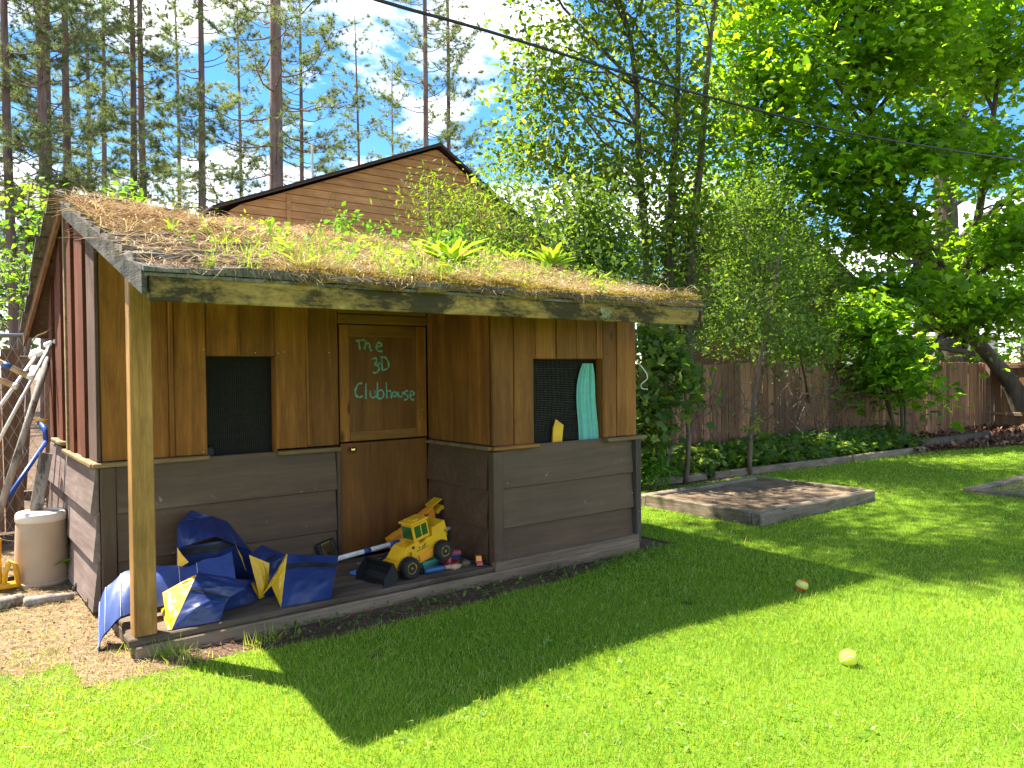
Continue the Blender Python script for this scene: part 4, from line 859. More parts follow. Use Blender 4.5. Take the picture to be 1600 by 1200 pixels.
# toy excavator arm behind
te = thing('toy_excavator', 'yellow toy excavator with raised box arm half hidden behind the loader', 'toy excavator', (2.80, 4.72, PZ+0.002), (0, 0, R(186)))
def ep(name, mb, mat, sm=False): return part(name, mb, mat, te, sm, False)
ep('body', MB().box(-0.14, 0.10, -0.075, 0.075, 0.07, 0.20, 0.012), 'toy_orange'); 
for s in (-1, 1): ep('track', MB().tube([(-0.13, s*0.085, 0.04), (0.11, s*0.085, 0.04)], 0.038, 12), 'toy_black')
Mr = Matrix.Translation((-0.08, 0.0, 0.285)) @ Matrix.Rotation(R(27), 4, 'Y')
ep('arm', MB().box(-0.03, 0.30, -0.035, 0.035, -0.03, 0.03, 0.005, Mr).prism([(0.28, -0.05), (0.38, -0.06), (0.38, 0.035), (0.28, 0.03)], -0.04, 0.04, 'Y', Mr), 'toy_orange')
ep('piston', MB().box(0.03, 0.25, 0.0355, 0.041, 0.002, 0.016, 0.001, Mr), 'chrome')
ep('claw', MB().prism([(-0.03, -0.01), (-0.10, 0.0), (-0.14, -0.05), (-0.12, -0.07), (-0.09, -0.03), (-0.04, -0.04)], -0.04, 0.04, 'Y', Mr).box(-0.12, -0.02, -0.045, 0.045, 0.032, 0.045, 0.003, Mr), 'toy_yellow')
ep('mast', MB().box(-0.12, -0.06, -0.03, 0.03, 0.18, 0.29, 0.006), 'toy_orange')
# small toys
def small(name, label, cat, px, py, z=PZ): return thing(name, label, cat, at_z(px, py, z))
t = small('toy_shovel', 'light blue plastic toy shovel left of the loader bucket', 'toy', 562, 897)
b0 = Vector(t.location); mb = MB()
mb.prism([(-0.055, -0.03), (0.03, -0.045), (0.05, 0.0), (0.03, 0.045), (-0.055, 0.03)], 0.010, 0.022, 'Z', Matrix.Translation(b0) @ Matrix.Rotation(R(14), 4, 'Z')); part('blade', mb, 'toy_blue', t)
part('handle', cyl(b0+Vector((0.04, 0.01, 0.018)), b0+Vector((0.17, 0.045, 0.03)), 0.009), 'toy_blue', t)
t = small('paint_brush', 'brush with dark blue handle and tan head beside the loader wheel', 'brush', 690, 893); b0 = Vector(t.location)+Vector((0, 0, 0.022))
part('handle', MB().tube([b0+Vector((-0.13, 0.0, 0)), b0+Vector((-0.12, 0, 0)), b0+Vector((0, 0, 0)), b0+Vector((0.02, 0, 0))], [0.012, 0.018, 0.018, 0.014], 12), 'handle_blue', t, True)
part('ferrule', MB().tube([b0+Vector((0.02, 0, 0)), b0+Vector((0.05, -0.002, 0)), b0+Vector((0.06, -0.002, 0))], [0.012, 0.014, 0.018], 10), 'handle_tan', t, True)
part('head', MB().tube([b0+Vector((0.06, 0, 0)), b0+Vector((0.085, -0.018, -0.003)), b0+Vector((0.12, -0.012, -0.004)), b0+Vector((0.15, 0.0, -0.004))], [0.016, 0.022, 0.018, 0.009], 10), 'handle_tan', t, True)
t = small('toy_boat', 'green plastic toy with rounded ends beside the loader rear wheel', 'toy', 680, 884); b0 = Vector(t.location)
M = Matrix.Translation(b0) @ Matrix.Rotation(R(8), 4, 'Z')
part('hull', MB().prism([(-0.13, -0.03), (0.10, -0.035), (0.14, 0.0), (0.10, 0.035), (-0.13, 0.03)], 0.03, 0.055, 'Z', M).prism([(-0.11, -0.02), (0.08, -0.02), (0.10, 0), (0.08, 0.02), (-0.11, 0.02)], 0.002, 0.03, 'Z', M), 'toy_teal', t)
part('peg', MB().lathe([(0.018, 0.055), (0.018, 0.085), (0.012, 0.09)], 12, M @ Matrix.Translation((-0.09, 0, 0))), 'toy_blue', t)
t = small('toy_bowl', 'dark red plastic bowl on the platform behind the brush', 'bowl', 702, 887); b0 = Vector(t.location)
part('bowl', MB().lathe([(0.03, 0.002), (0.05, 0.006), (0.068, 0.045), (0.072, 0.047), (0.062, 0.045), (0.046, 0.012), (0.001, 0.010)], 20, Matrix.Translation(b0)), 'toy_red', t, True)
t = small('toy_peg', 'pink rounded peg standing in the red bowl', 'toy', 701, 884, PZ+0.012); b0 = Vector(t.location)
part('stem', MB().lathe([(0.018, 0), (0.018, 0.05), (0.016, 0.064), (0.008, 0.074)], 12, Matrix.Translation(b0)), 'toy_pink', t, True); part('base', MB().lathe([(0.028, 0), (0.028, 0.008), (0.02, 0.012)], 12, Matrix.Translation(b0)), 'toy_red', t, True)
t = small('toy_block', 'pink toy block stacked on a blue one behind the loader wheel', 'toy', 708, 874); b0 = Vector(t.location)
M = Matrix.Translation(b0) @ Matrix.Rotation(R(-10), 4, 'Z'); part('lower_block', MB().box(-0.045, 0.045, -0.03, 0.03, 0, 0.03, 0.006, M), 'handle_blue', t); part('upper_block', MB().box(-0.05, 0.05, -0.03, 0.03, 0.032, 0.062, 0.006, M), 'toy_pink', t)
t = small('stone', 'small brown pebble pair on the platform near the orange toy', 'stone', 727, 884); b0 = Vector(t.location)
def lump(c, r, seed, sx=1, sy=1, sz=0.7, n=10):
    q = random.Random(seed); mb = MB(); ph = [q.uniform(0, 6.28) for _ in range(6)]; pr = []
    for i in range(n+1):
        for k in range(12):
            th = math.pi*i/n; a = 6.283*k/12; rr = r*(1+0.13*math.sin(2*a+ph[0])*math.sin(th)+0.10*math.sin(3*a+ph[1]+th*2)); mb.v.append((c[0]+rr*sx*math.sin(th)*math.cos(a), c[1]+rr*sy*math.sin(th)*math.sin(a), c[2]+rr*sz*math.cos(th)))
    mb.f = [(i*12+k, i*12+(k+1) % 12, (i+1)*12+(k+1) % 12, (i+1)*12+k) for i in range(n) for k in range(12)]; return mb
tag(t, 'small brown pebble on the platform near the orange toy', 'stone'); part('pebble', lump(b0+Vector((0, 0, 0.016)), 0.026, 4, 1.4), 'deck_rim', t, True)
t = small('toy_car', 'tiny orange and pink toy truck at the right end of the platform', 'toy car', 748, 884); b0 = Vector(t.location); M = Matrix.Translation(b0) @ Matrix.Rotation(R(-115), 4, 'Z')
part('body', MB().prism([(-0.045, 0.012), (0.045, 0.012), (0.048, 0.032), (0.01, 0.036), (-0.045, 0.034)], -0.02, 0.02, 'Y', M), 'toy_pink', t)
part('cab', MB().prism([(-0.03, 0.036), (-0.026, 0.066), (0.006, 0.066), (0.016, 0.037)], -0.018, 0.018, 'Y', M), 'toy_orange', t)
for x_ in (-0.027, 0.027):
    for s in (-1, 1): part('wheel', MB().lathe([(0.013, -0.005), (0.013, 0.005), (0.005, 0.006)], 12, M @ Matrix.Translation((x_, s*0.022, 0.013)) @ Matrix.Rotation(R(90), 4, 'X')), 'toy_black', t)
t = thing('boot_brush', 'black brush with yellow straw bristles leaning on the wall left of the door', 'brush', (2.17, 4.86, PZ)); 
M = Matrix.Translation((2.17, 4.868, PZ+0.075)) @ Matrix.Rotation(R(-17), 4, 'X') @ Matrix.Rotation(R(-14), 4, 'Y')
part('back', MB().box(-0.07, 0.07, 0.0, 0.022, -0.07, 0.085, 0.012, M), 'toy_black', t)
r_ = np.random.default_rng(3); n = 1500; P = np.array([tuple(M @ Vector((r_.uniform(-0.036, 0.036), -0.001, r_.uniform(-0.055, 0.07)))) for _ in range(n)]); o = obj('bristles', np_mesh('bristles', needles(P, r_.normal(size=(n, 3))*0.15+np.array(M.to_3x3() @ Vector((0, -1, 0))), 0.035, 0.005, r_), 3, 'straw', r_.random(n)), t)
part('bristle_bed', MB().box(-0.038, 0.038, -0.012, -0.0005, -0.06, 0.075, 0.006, M), 'straw_bristle', t)
tag(part('pale_board', MB().box(2.30, 2.75, 4.55, 4.72, PZ+0.004, PZ+0.016, 0.003), 'old_plank', None), 'pale grey board scrap lying flat behind the loader bucket', 'board')
# curtain and yellow piece in the right window
mb = MB(); n = 26
for j in range(15):
    z = 0.885+j*0.0405; pinch = 1-0.45*max(0, (z-1.25)/0.21)**2
    for i in range(n+1):
        u = i/n; mb.v.append((3.925+(u-0.5)*0.185*pinch+0.012*math.sin(z*9), BY+0.036+0.013*math.sin(u*17+z*2)+0.006*math.sin(u*31), z))
mb.f = [(j*(n+1)+i, j*(n+1)+i+1, (j+1)*(n+1)+i+1, (j+1)*(n+1)+i) for j in range(14) for i in range(n)]
tag(part('curtain', mb, 'curtain_cloth', None, True), 'teal curtain hanging in the right clubhouse window', 'curtain')
tag(part('plastic_panel', MB().prism([(3.575, 0.884), (3.585, 0.99), (3.61, 1.05), (3.68, 1.005), (3.665, 0.884)], BY+0.034, BY+0.046, 'Y'), 'toy_yellow', None), 'yellow plastic piece standing in the bottom of the right window', 'plastic piece')
tag(part('crumpled_cloth', lump((1.425, WY+0.035, 0.90), 0.045, 8, 0.7, 0.4, 1.1), 'black_strap', None, True), 'dark crumpled cloth in the lower left corner of the left window', 'cloth')
# ------------------------------------------------------------------ left of the clubhouse
bn = thing('garden_bin', 'upturned beige plastic bin standing beside the clubhouse wall', 'bin', (0.615, 6.03, 0.0))
Mb = Matrix.Translation((0.615, 6.03, 0)); 
part('tub', MB().lathe([(0.165, 0.0), (0.166, 0.03), (0.150, 0.40), (0.144, 0.455), (0.135, 0.475), (0.10, 0.478), (0.001, 0.476)], 28, Mb), 'bin_plastic', bn, True)
part('foot_ring', MB().lathe([(0.148, 0.425), (0.153, 0.43), (0.150, 0.475), (0.140, 0.487), (0.120, 0.487), (0.118, 0.477)], 28, Mb), 'bin_rim', bn, True)
part('rim', MB().lathe([(0.166, 0.0), (0.176, 0.004), (0.176, 0.03), (0.166, 0.034)], 28, Mb), 'bin_plastic', bn, True)
def long_pole(name, label, cat, a, b, r, mat, n=10): return tag(part(name, MB().tube([a, (a+b)/2+Vector((0, 0, 0.004)), b], [r, r, r*0.95], n), mat, None, True), label, cat)
def tpole(label, a, b, cap):
    t = thing('capped_pole', label, 'pole', a); part('shaft', cyl(a, b, 0.0125), 'white_paint', t, True)
    d = (b-a).normalized(); s = d.cross(Vector((0.5, 0.75, 0))).normalized(); s = (Vector(_rt)*0.9+Vector((0, 0, 0.35)))
    part('cap', MB().tube([b-s*cap*0.62, b-s*cap*0.5, b+s*cap*0.45, b+s*cap*0.55], [0.008, 0.021, 0.021, 0.009], 10), 'white_paint', t, True); return t
tpole('white pole with white end cap leaning nearest the red wall boards', at_d(-40, 760, 5.3), at_d(80, 536, 5.75), 0.10)
tpole('white pole with white end cap, left of the two leaning poles', at_d(-40, 690, 5.3), at_d(58, 554, 5.72), 0.11)
def strip_bar(label, a, b, band):
    t = thing('striped_bar', label, 'bar', a); part('bar', cyl(a, b, 0.021), 'tan_stripe', t, True); d = b-a
    part('end_cap', cyl(b-d*0.06, b+d*0.03, 0.0225), 'white_paint', t, True)
    if band: part('blue_band', cyl(a+d*band[0], a+d*band[1], 0.0225), 'blue_tape', t, True)
strip_bar('pale bar with blue band crossing the leaning white poles', at_d(-60, 538, 5.3), at_d(50, 590, 5.45), (0.58, 0.70)); strip_bar('plain pale bar below the blue banded bar', at_d(-60, 570, 5.3), at_d(25, 604, 5.42), None)
long_pole('wooden_pole', 'weathered grey wooden pole leaning on the clubhouse side', 'pole', at_d(-12, 835, 5.55), at_d(76, 558, 5.85), 0.026, 'old_plank')
bp = thing('blue_broom', 'blue broom handle with yellow grip leaning on the left wall', 'broom', at_d(-30, 840, 5.5)); a, b = at_d(-30, 840, 5.5), at_d(72, 690, 6.0)
part('handle', cyl(a, b, 0.017), 'blue_pole', bp, True); part('grip_arm', MB().tube([b, at_d(70, 670, 6.05), at_d(62, 660, 6.1)], [0.017, 0.02, 0.02], 10), 'blue_pole', bp, True); part('grip', cyl(at_d(56, 656, 6.1), at_d(74, 659, 6.12), 0.02), 'toy_yellow', bp, True)
lb = thing('leaning_plank', 'thick weathered grey plank leaning on the wall behind the bin', 'plank', (0.55, 6.25, 0))
a, b = at_d(38, 900, 5.2), at_d(72, 708, 5.35); ax = (b-a); L = ax.length; q = ax.to_track_quat('Z', 'Y'); M = Matrix.Translation(a) @ q.to_matrix().to_4x4() @ Matrix.Rotation(R(-38), 4, 'Z')
part('plank', MB().box(-0.055, 0.055, -0.04, 0.04, 0, L, 0.004, M), 'old_plank', lb)
ty = thing('ride_on_toy', 'yellow plastic toy truck cut off by the left edge of the picture', 'toy', (0.40, 5.55, 0))
c0 = at_z(0, 925); M = Matrix.Translation(c0)
part('frame_post', MB().box(-0.035, 0.012, -0.03, 0.03, 0.05, 0.36, 0.012, M), 'toy_yellow', ty); part('arch', MB().tube([c0+Vector((0.02, -0.03, 0.02)), c0+Vector((0.028, -0.03, 0.12)), c0+Vector((0.055, -0.03, 0.20)), c0+Vector((0.085, -0.03, 0.17)), c0+Vector((0.10, -0.03, 0.02))], 0.017, 10), 'toy_yellow', ty, True)
part('chassis', MB().box(-0.25, 0.10, -0.05, 0.10, 0.02, 0.06, 0.01, M), 'toy_yellow', ty); part('wheel', MB().lathe([(0.045, -0.018), (0.045, 0.018), (0.02, 0.02)], 18, M @ Matrix.Translation((0.06, 0.03, 0.045)) @ Matrix.Rotation(R(90), 4, 'X')), 'toy_black', ty, True)
tag(part('log', MB().tube([at_z(-40, 962)+Vector((0, 0, 0.035)), at_z(0, 955)+Vector((0, 0, 0.04)), at_z(33, 945)+Vector((0, 0, 0.036))], [0.045, 0.042, 0.036], 12), 'old_plank', None, True), 'short grey log lying on the dry ground at the left edge', 'log')
tag(part('log', MB().tube([at_z(38, 950)+Vector((0, 0, 0.03)), at_z(75, 943)+Vector((0, 0, 0.03)), at_z(116, 938)+Vector((0, 0, 0.025))], [0.032, 0.028, 0.024], 12), 'old_plank', None, True), 'half buried thin log just in front of the beige bin', 'log')
def pinecone(c, s, label):
    mb = MB()
    for k in range(60):
        q = k/60; a = k*2.4; r0 = s*math.sin(math.pi*min(1, q*0.9+0.12)); z = s*1.6*q
        M = Matrix.Translation(c) @ Matrix.Rotation(1.2, 4, 'Y') @ Matrix.Translation((0, 0, z)) @ Matrix.Rotation(a, 4, 'Z') @ Matrix.Rotation(-0.5, 4, 'Y')
        mb.add([M @ Vector(p) for p in ((0, -0.2*r0, 0), (r0, -0.28*s, 0), (r0*1.2, 0, 0.1*s), (r0, 0.28*s, 0), (0, 0.2*r0, 0))], [(0, 1, 2, 3, 4)])
    tag(part('pine_cone', mb, 'bark', None), label, 'pine cone', 'pine cones by the corner')
pinecone(at_z(112, 930)+Vector((0, 0, 0.03)), 0.035, 'brown pine cone near the seedling by the left wall'); pinecone(at_z(133, 955)+Vector((0, 0, 0.035)), 0.045, 'brown pine cone against the front left corner of the clubhouse'); pinecone(Vector((0.80, 4.22, PZ+0.03)), 0.04, 'brown pine cone on the platform under the drooping blue sheet')
# twigs and stalks on the clubhouse sides
tag(part('vine_stem', MB().tube(spl([at_d(97, 468, 5.9), at_d(88, 500, 5.8), at_d(74, 518, 5.75), at_d(58, 525, 5.7), at_d(50, 535, 5.7)], 4), 0.006, 6), 'sill_wood', None, True), 'pale curved vine stem against the red wall boards', 'vine')
tag(part('vine_stem', MB().tube(spl([at_d(990, 560, 6.0), at_d(1008, 580, 6.0), at_d(1011, 592, 6.0), at_d(1002, 600, 6.0), at_d(1003, 607, 6.0), at_d(1012, 608, 6.0)], 4), 0.005, 6), 'white_paint', None, True), 'white looping vine stem beside the right clubhouse corner', 'vine')
# ------------------------------------------------------------------ balls
def ball(px, py, r, label, mats):
    c = at_z(px, py, r*0.9); c.z += float(gh(c.x, c.y)); t = thing('ball', label, 'ball', c); n = 24
    def shell(a0, a1, M=None): return MB().lathe([(r*math.sin(a)+1e-5, r*math.cos(a)) for a in [a0+(a1-a0)*k/12 for k in range(13)]], n, M)
    Mt = Matrix.Translation(c) @ Matrix.Rotation(R(20), 4, 'Y') @ Matrix.Rotation(R(12), 4, 'X')
    if len(mats) == 1:
        part('felt', shell(0, math.pi, Mt), mats[0], t, True)
        part('seam', MB().tube([c+Vector((math.cos(a)*r*1.002*math.cos(0.5*math.sin(2*a)), math.sin(a)*r*1.002*math.cos(0.5*math.sin(2*a)), r*1.002*math.sin(0.5*math.sin(2*a)))) for a in [6.2832*k/40 for k in range(41)]], 0.0010, 5), 'white_paint', t, True)
    else:
        part('cap', shell(0, 0.75, Mt), mats[1], t, True); part('belt', shell(0.75, 1.95, Mt), mats[0], t, True); part('cap', shell(1.95, math.pi, Mt), mats[1], t, True)
ball(1253, 919, 0.038, 'orange and yellow ball lying in the shade on the lawn', ('ball_pale', 'ball_orange')); ball(1326, 1039, 0.039, 'plain yellow tennis ball lying on the sunlit lawn', ('ball_felt',))
# ------------------------------------------------------------------ raised beds, edging
def raised_bed(label, x0, x1, y0, y1, h=0.15, w=0.10):
    t = thing('raised_bed', label, 'raised bed', (x0, y0, 0))
    for nm, b, m in (('timber', (x0+w*0.2, x1-0.005, y0, y0+w, -0.02, h), 'bed_timber'), ('timber', (x0+w*0.1, x1-w-0.01, y1-w, y1, -0.02, h-0.005), 'bed_timber'), ('timber', (x0, x0+w, y0+w+0.006, y1-w-0.004, -0.02, h+0.004), 'bed_timber_y'), ('timber', (x1-w, x1, y0+w+0.006, y1, -0.02, h-0.002), 'bed_timber_y')):
        part(nm, MB().box(*b, 0.010, jit=0.006), m, t)
    nx, ny = 40, 30; X_, Y_ = np.meshgrid(np.linspace(x0+0.05, x1-0.05, nx), np.linspace(y0+0.05, y1-0.05, ny)); Z_ = h-0.035+0.03*vnoise(X_, Y_, 9, 4, 3)
    i = np.arange(nx*ny).reshape(ny, nx); q = np.stack([i[:-1, :-1], i[:-1, 1:], i[1:, 1:], i[1:, :-1]], -1).reshape(-1, 4); me = bpy.data.meshes.new('bed_soil'); me.from_pydata(np.stack([X_, Y_, Z_], -1).reshape(-1, 3).tolist(), [], q.tolist()); me.materials.append(MATS['bed_soil']); obj('bed_soil', me, t); return t
raised_bed('low timber raised bed of bare soil on the lawn behind the clubhouse', 5.86, 7.92, 4.0, 5.46, 0.11); raised_bed('second low timber bed cut off by the right edge of the picture', 9.1, 11.2, 2.2, 3.62, 0.05, 0.12)
x = rng.uniform(5.95, 7.8, 5500); y = rng.uniform(4.1, 5.35, 5500); litter('bed_litter', 'pale twigs and dry stems lying on the raised bed soil', x, y, 0.08, 0.0045, 'straw', z=0.06, lift=0.2, cat='litter')
for (xa, ya), (xb, yb), lab in (((4.9, 6.38), (7.9, 6.20), 'weathered edging timber behind the raised bed'), ((8.0, 6.16), (10.9, 5.90), 'weathered edging timber beside the green ground cover'), ((10.95, 5.90), (13.05, 5.80), 'edging timber ending at the leaf litter under the tree')):
    d = Vector((xb-xa, yb-ya, 0)); M = Matrix.Translation((xa, ya, 0)) @ Matrix.Rotation(math.atan2(d.y, d.x), 4, 'Z'); tag(part('edging_timber', MB().box(0, d.length, -0.05, 0.05, -0.02, 0.085, 0.012, M, 0.006), 'bed_timber', None), lab, 'timber', 'edging timbers along the planting strip')
tag(part('log', MB().tube([(13.2, 5.95, 0.09), (14.6, 5.92, 0.09), (16.2, 6.0, 0.08)], [0.09, 0.085, 0.07], 12), 'bark', None, True), 'brown log along the leaf litter under the fence', 'log')
# ------------------------------------------------------------------ fences
FB = []
for q in range(6):
    mb = MB(); w = 0.068+q*0.002; hh = 1.0; mb.box(-w, w, -0.011, 0.011, 0, hh, 0.004, jit=0.003); FB.append(mb.mesh('board', 'fence_wood'))
def fence(label, p0, p1, h, group, hvar=0.02, skip=(), gap=0.008, railside=-1):
    p0, p1 = Vector((*p0, 0)), Vector((*p1, 0)); d = p1-p0; L = d.length; a = math.atan2(d.y, d.x); t = thing('fence', label, 'fence', p0, None, group); s = 0.07; k = 0
    B = Matrix.Rotation(a, 4, 'Z')
    while s < L:
        q = rnd.randrange(6); w = (0.068+q*0.002)
        if k not in skip:
            o = obj('board', FB[q], t, False); o.matrix_local = B @ Matrix.Translation((s, rnd.uniform(-0.006, 0.006), 0.02)) @ Matrix.Rotation(rnd.uniform(-0.012, 0.012), 4, 'Y') @ Matrix.Diagonal((1, 1, h+rnd.uniform(-hvar, hvar), 1))
        s += 2*w+gap; k += 1
    for zz in (0.28, h-0.12):
        o = obj('rail', MB().box(0, L, 0.0135*railside-0.02+0.02*railside, 0.0135*railside+0.02+0.02*railside, zz, zz+0.085, 0.005).mesh('rail', 'fence_rail'), t, False); o.matrix_local = B
    n = max(1, int(L/2.4))
    for k in range(n+1):
        o = obj('post', MB().box(-0.045, 0.045, -0.05+0.075*railside-0.02, 0.05+0.075*railside, 0, h+0.03, 0.006).mesh('post', 'fence_rail'), t, False); o.matrix_local = B @ Matrix.Translation((min(max(L*k/n, 0.06), L-0.06), 0, 0))
    return t
fence('long brown vertical board fence behind the shrubs and ground cover', (4.5, 7.22), (19.45, 7.22), 1.46, 'board fences of the yard', railside=1)
fence('short brown board fence across the far right corner with exposed rails', (19.3, 7.16), (19.9, 1.2), 1.47, 'board fences of the yard', railside=-1)
fence('dark old board fence behind the wire netting left of the clubhouse', (-3.0, 8.1), (4.3, 8.1), 1.62, 'board fences of the yard', skip=(24,), railside=1)
wf = thing('wire_fence', 'chain link wire netting behind the poles left of the clubhouse', 'wire fence', (-1, 7.5, 0)); mb = MB()
for k in range(56):
    x0 = -2.6+k*0.085
    for s in (1, -1):
        x1 = x0+s*0.85; pts = [(x0+(x1-x0)*q/20, 7.5+0.004*((q % 2)*2-1)*s, 1.72*q/20) for q in range(21)]; pts = [p for p in pts if -2.2 < p[0] < 1.6]
        if len(pts) > 2: mb.tube(pts, 0.0022, 4, False)
o = part('netting', mb, 'galvanised', wf); o['kind'] = 'stuff'
part('top_rail', cyl(Vector((-2.2, 7.5, 1.74)), Vector((1.6, 7.5, 1.74)), 0.016), 'galvanised', wf, True)
for xx in (-2.2, 0.3, 1.6): part('post', cyl(Vector((xx, 7.53, 0)), Vector((xx, 7.53, 1.78)), 0.022), 'galvanised', wf, True)
# ------------------------------------------------------------------ overhead cable
pts = [at_d(380, -75, 4.6), at_d(590, 0, 5.4), at_d(760, 48, 6.2), at_d(1000, 121, 7.6), at_d(1200, 176, 8.9), at_d(1350, 212, 10.0), at_d(1600, 251, 12.5), at_d(1800, 270, 15)]
tag(part('overhead_cable', MB().tube(spl(pts, 3), 0.0135, 8), 'cable_rubber', None, True), 'thick black overhead cable sloping across the sky to the right', 'cable')
# ------------------------------------------------------------------ neighbouring houses
HY = 15.0
hs = thing('neighbour_house', 'orange wood sided house gable rising behind the clubhouse roof', 'house', (9.5, HY, 0))
AX, AZ = 9.48, 6.62; lx = lambda z: AX-(AZ-z)/0.405; rx = lambda z: AX+(AZ-z)/0.60
z = 2.4; step = 0.165
while z < AZ-0.1:
    z1 = min(z+step-0.006, AZ-0.09); a0, a1 = max(lx(z)+0.2, 4.72), min(rx(z)-0.15, 13.0); b0, b1 = max(lx(z1)+0.2, 4.72), min(rx(z1)-0.15, 13.0)
    if b1-b0 > 0.05:
        mb = MB(); mb.add([(a0, HY-0.035, z), (a1, HY-0.035, z), (b1, HY-0.012, z1), (b0, HY-0.012, z1), (a0, HY, z), (a1, HY, z), (b1, HY, z1), (b0, HY, z1)], [(0, 1, 2, 3), (4, 5, 6, 7), (0, 1, 5, 4), (2, 3, 7, 6), (1, 2, 6, 5), (3, 0, 4, 7)]); part('siding_board', mb, 'house_siding', hs)
    z += step
part('gable_core', MB().prism([(4.74, 0), (13.0, 0), (13.0, AZ-(13.0-AX)*0.60-0.2), (AX, AZ-0.15), (4.74, AZ-(AX-4.74)*0.405-0.2)], HY+0.002, HY+6), 'brown_house', hs)
part('corner_trim', MB().box(5.86, 5.95, HY-0.055, HY-0.038, 2.4, AZ-(AX-5.9)*0.405-0.16, 0.004), 'house_siding', hs)
for s, sl_, ln in ((-1, 0.405, 5.1), (1, 0.60, 4.2)):
    part('roof_slope', MB().prism([(AX, AZ), (AX+s*ln, AZ-ln*sl_), (AX+s*ln, AZ-ln*sl_+0.04), (AX, AZ+0.04)], HY-0.16, HY+6.2), 'roof_dark', hs)
    part('fascia', MB().prism([(AX, AZ-0.035), (AX+s*ln, AZ-ln*sl_-0.035), (AX+s*ln, AZ-ln*sl_-0.003), (AX, AZ-0.003)], HY-0.185, HY-0.163), 'brown_house', hs)
part('vent_pipe', cyl(Vector((7.3, HY+2.0, 5.6)), Vector((7.3, HY+2.0, 6.75)), 0.03), 'white_paint', hs)
h2 = thing('brown_house', 'dark brown gabled house half hidden behind the trees on the right', 'house', (17.5, 14, 0))
p = at_d(1180, 300, 20); e = at_d(1330, 440, 20); hx, hy = p.x, p.y; dv = Vector((e.x-p.x, e.y-p.y, 0)); dl = dv.length; ang = math.atan2(dv.y, dv.x); M = Matrix.Translation((hx, hy, 0)) @ Matrix.Rotation(ang, 4, 'Z'); sl_ = (p.z-e.z)/dl
part('wall', MB().prism([(-dl*0.9, 0), (dl*0.9, 0), (dl*0.9, p.z-sl_*dl*0.9-0.2), (0, p.z-0.2), (-dl*0.9, p.z-sl_*dl*0.9-0.2)], 0.02, 5, 'Y', M), 'brown_house', h2)
for s in (-1, 1): part('roof_slope', MB().prism([(0, p.z-0.12), (s*dl*1.06, p.z-sl_*dl*1.06-0.12), (s*dl*1.06, p.z-sl_*dl*1.06+0.06), (0, p.z+0.06)], -0.35, 5.3, 'Y', M), 'roof_dark', h2)
w = part('window', MB().box(-0.5, 0.5, -0.02, 0.018, 2.0, 3.1, 0.005, M), 'white_paint', h2); part('pane', MB().box(-0.43, 0.43, -0.03, -0.021, 2.07, 3.03, 0.002, M), 'interior', w)
h3 = thing('white_house', 'white house with pale grey roof glimpsed through the leaves over the fence', 'house', (31, 14, 0))
p = at_d(1370, 560, 30); q = at_d(1560, 560, 30); dv = q-p; dl = Vector((dv.x, dv.y, 0)).length; M = Matrix.Translation((p.x, p.y, 0)) @ Matrix.Rotation(math.atan2(dv.y, dv.x), 4, 'Z')
part('wall', MB().box(0, dl, 0, 6, 0, 2.6, 0.01, M), 'white_wall', h3); part('roof', MB().prism([(-0.5, 2.6), (3.0, 4.6), (6.5, 2.6)], -0.4, dl+0.4, 'X', M), 'grey_roof', h3)
for k in range(2):
    w = part('window', MB().box(1.0+k*2.2, 2.1+k*2.2, -0.03, -0.002, 1.1, 2.1, 0.005, M), 'white_paint', h3); part('pane', MB().box(1.06+k*2.2, 2.04+k*2.2, -0.04, -0.031, 1.16, 2.04, 0.002, M), 'interior', w)
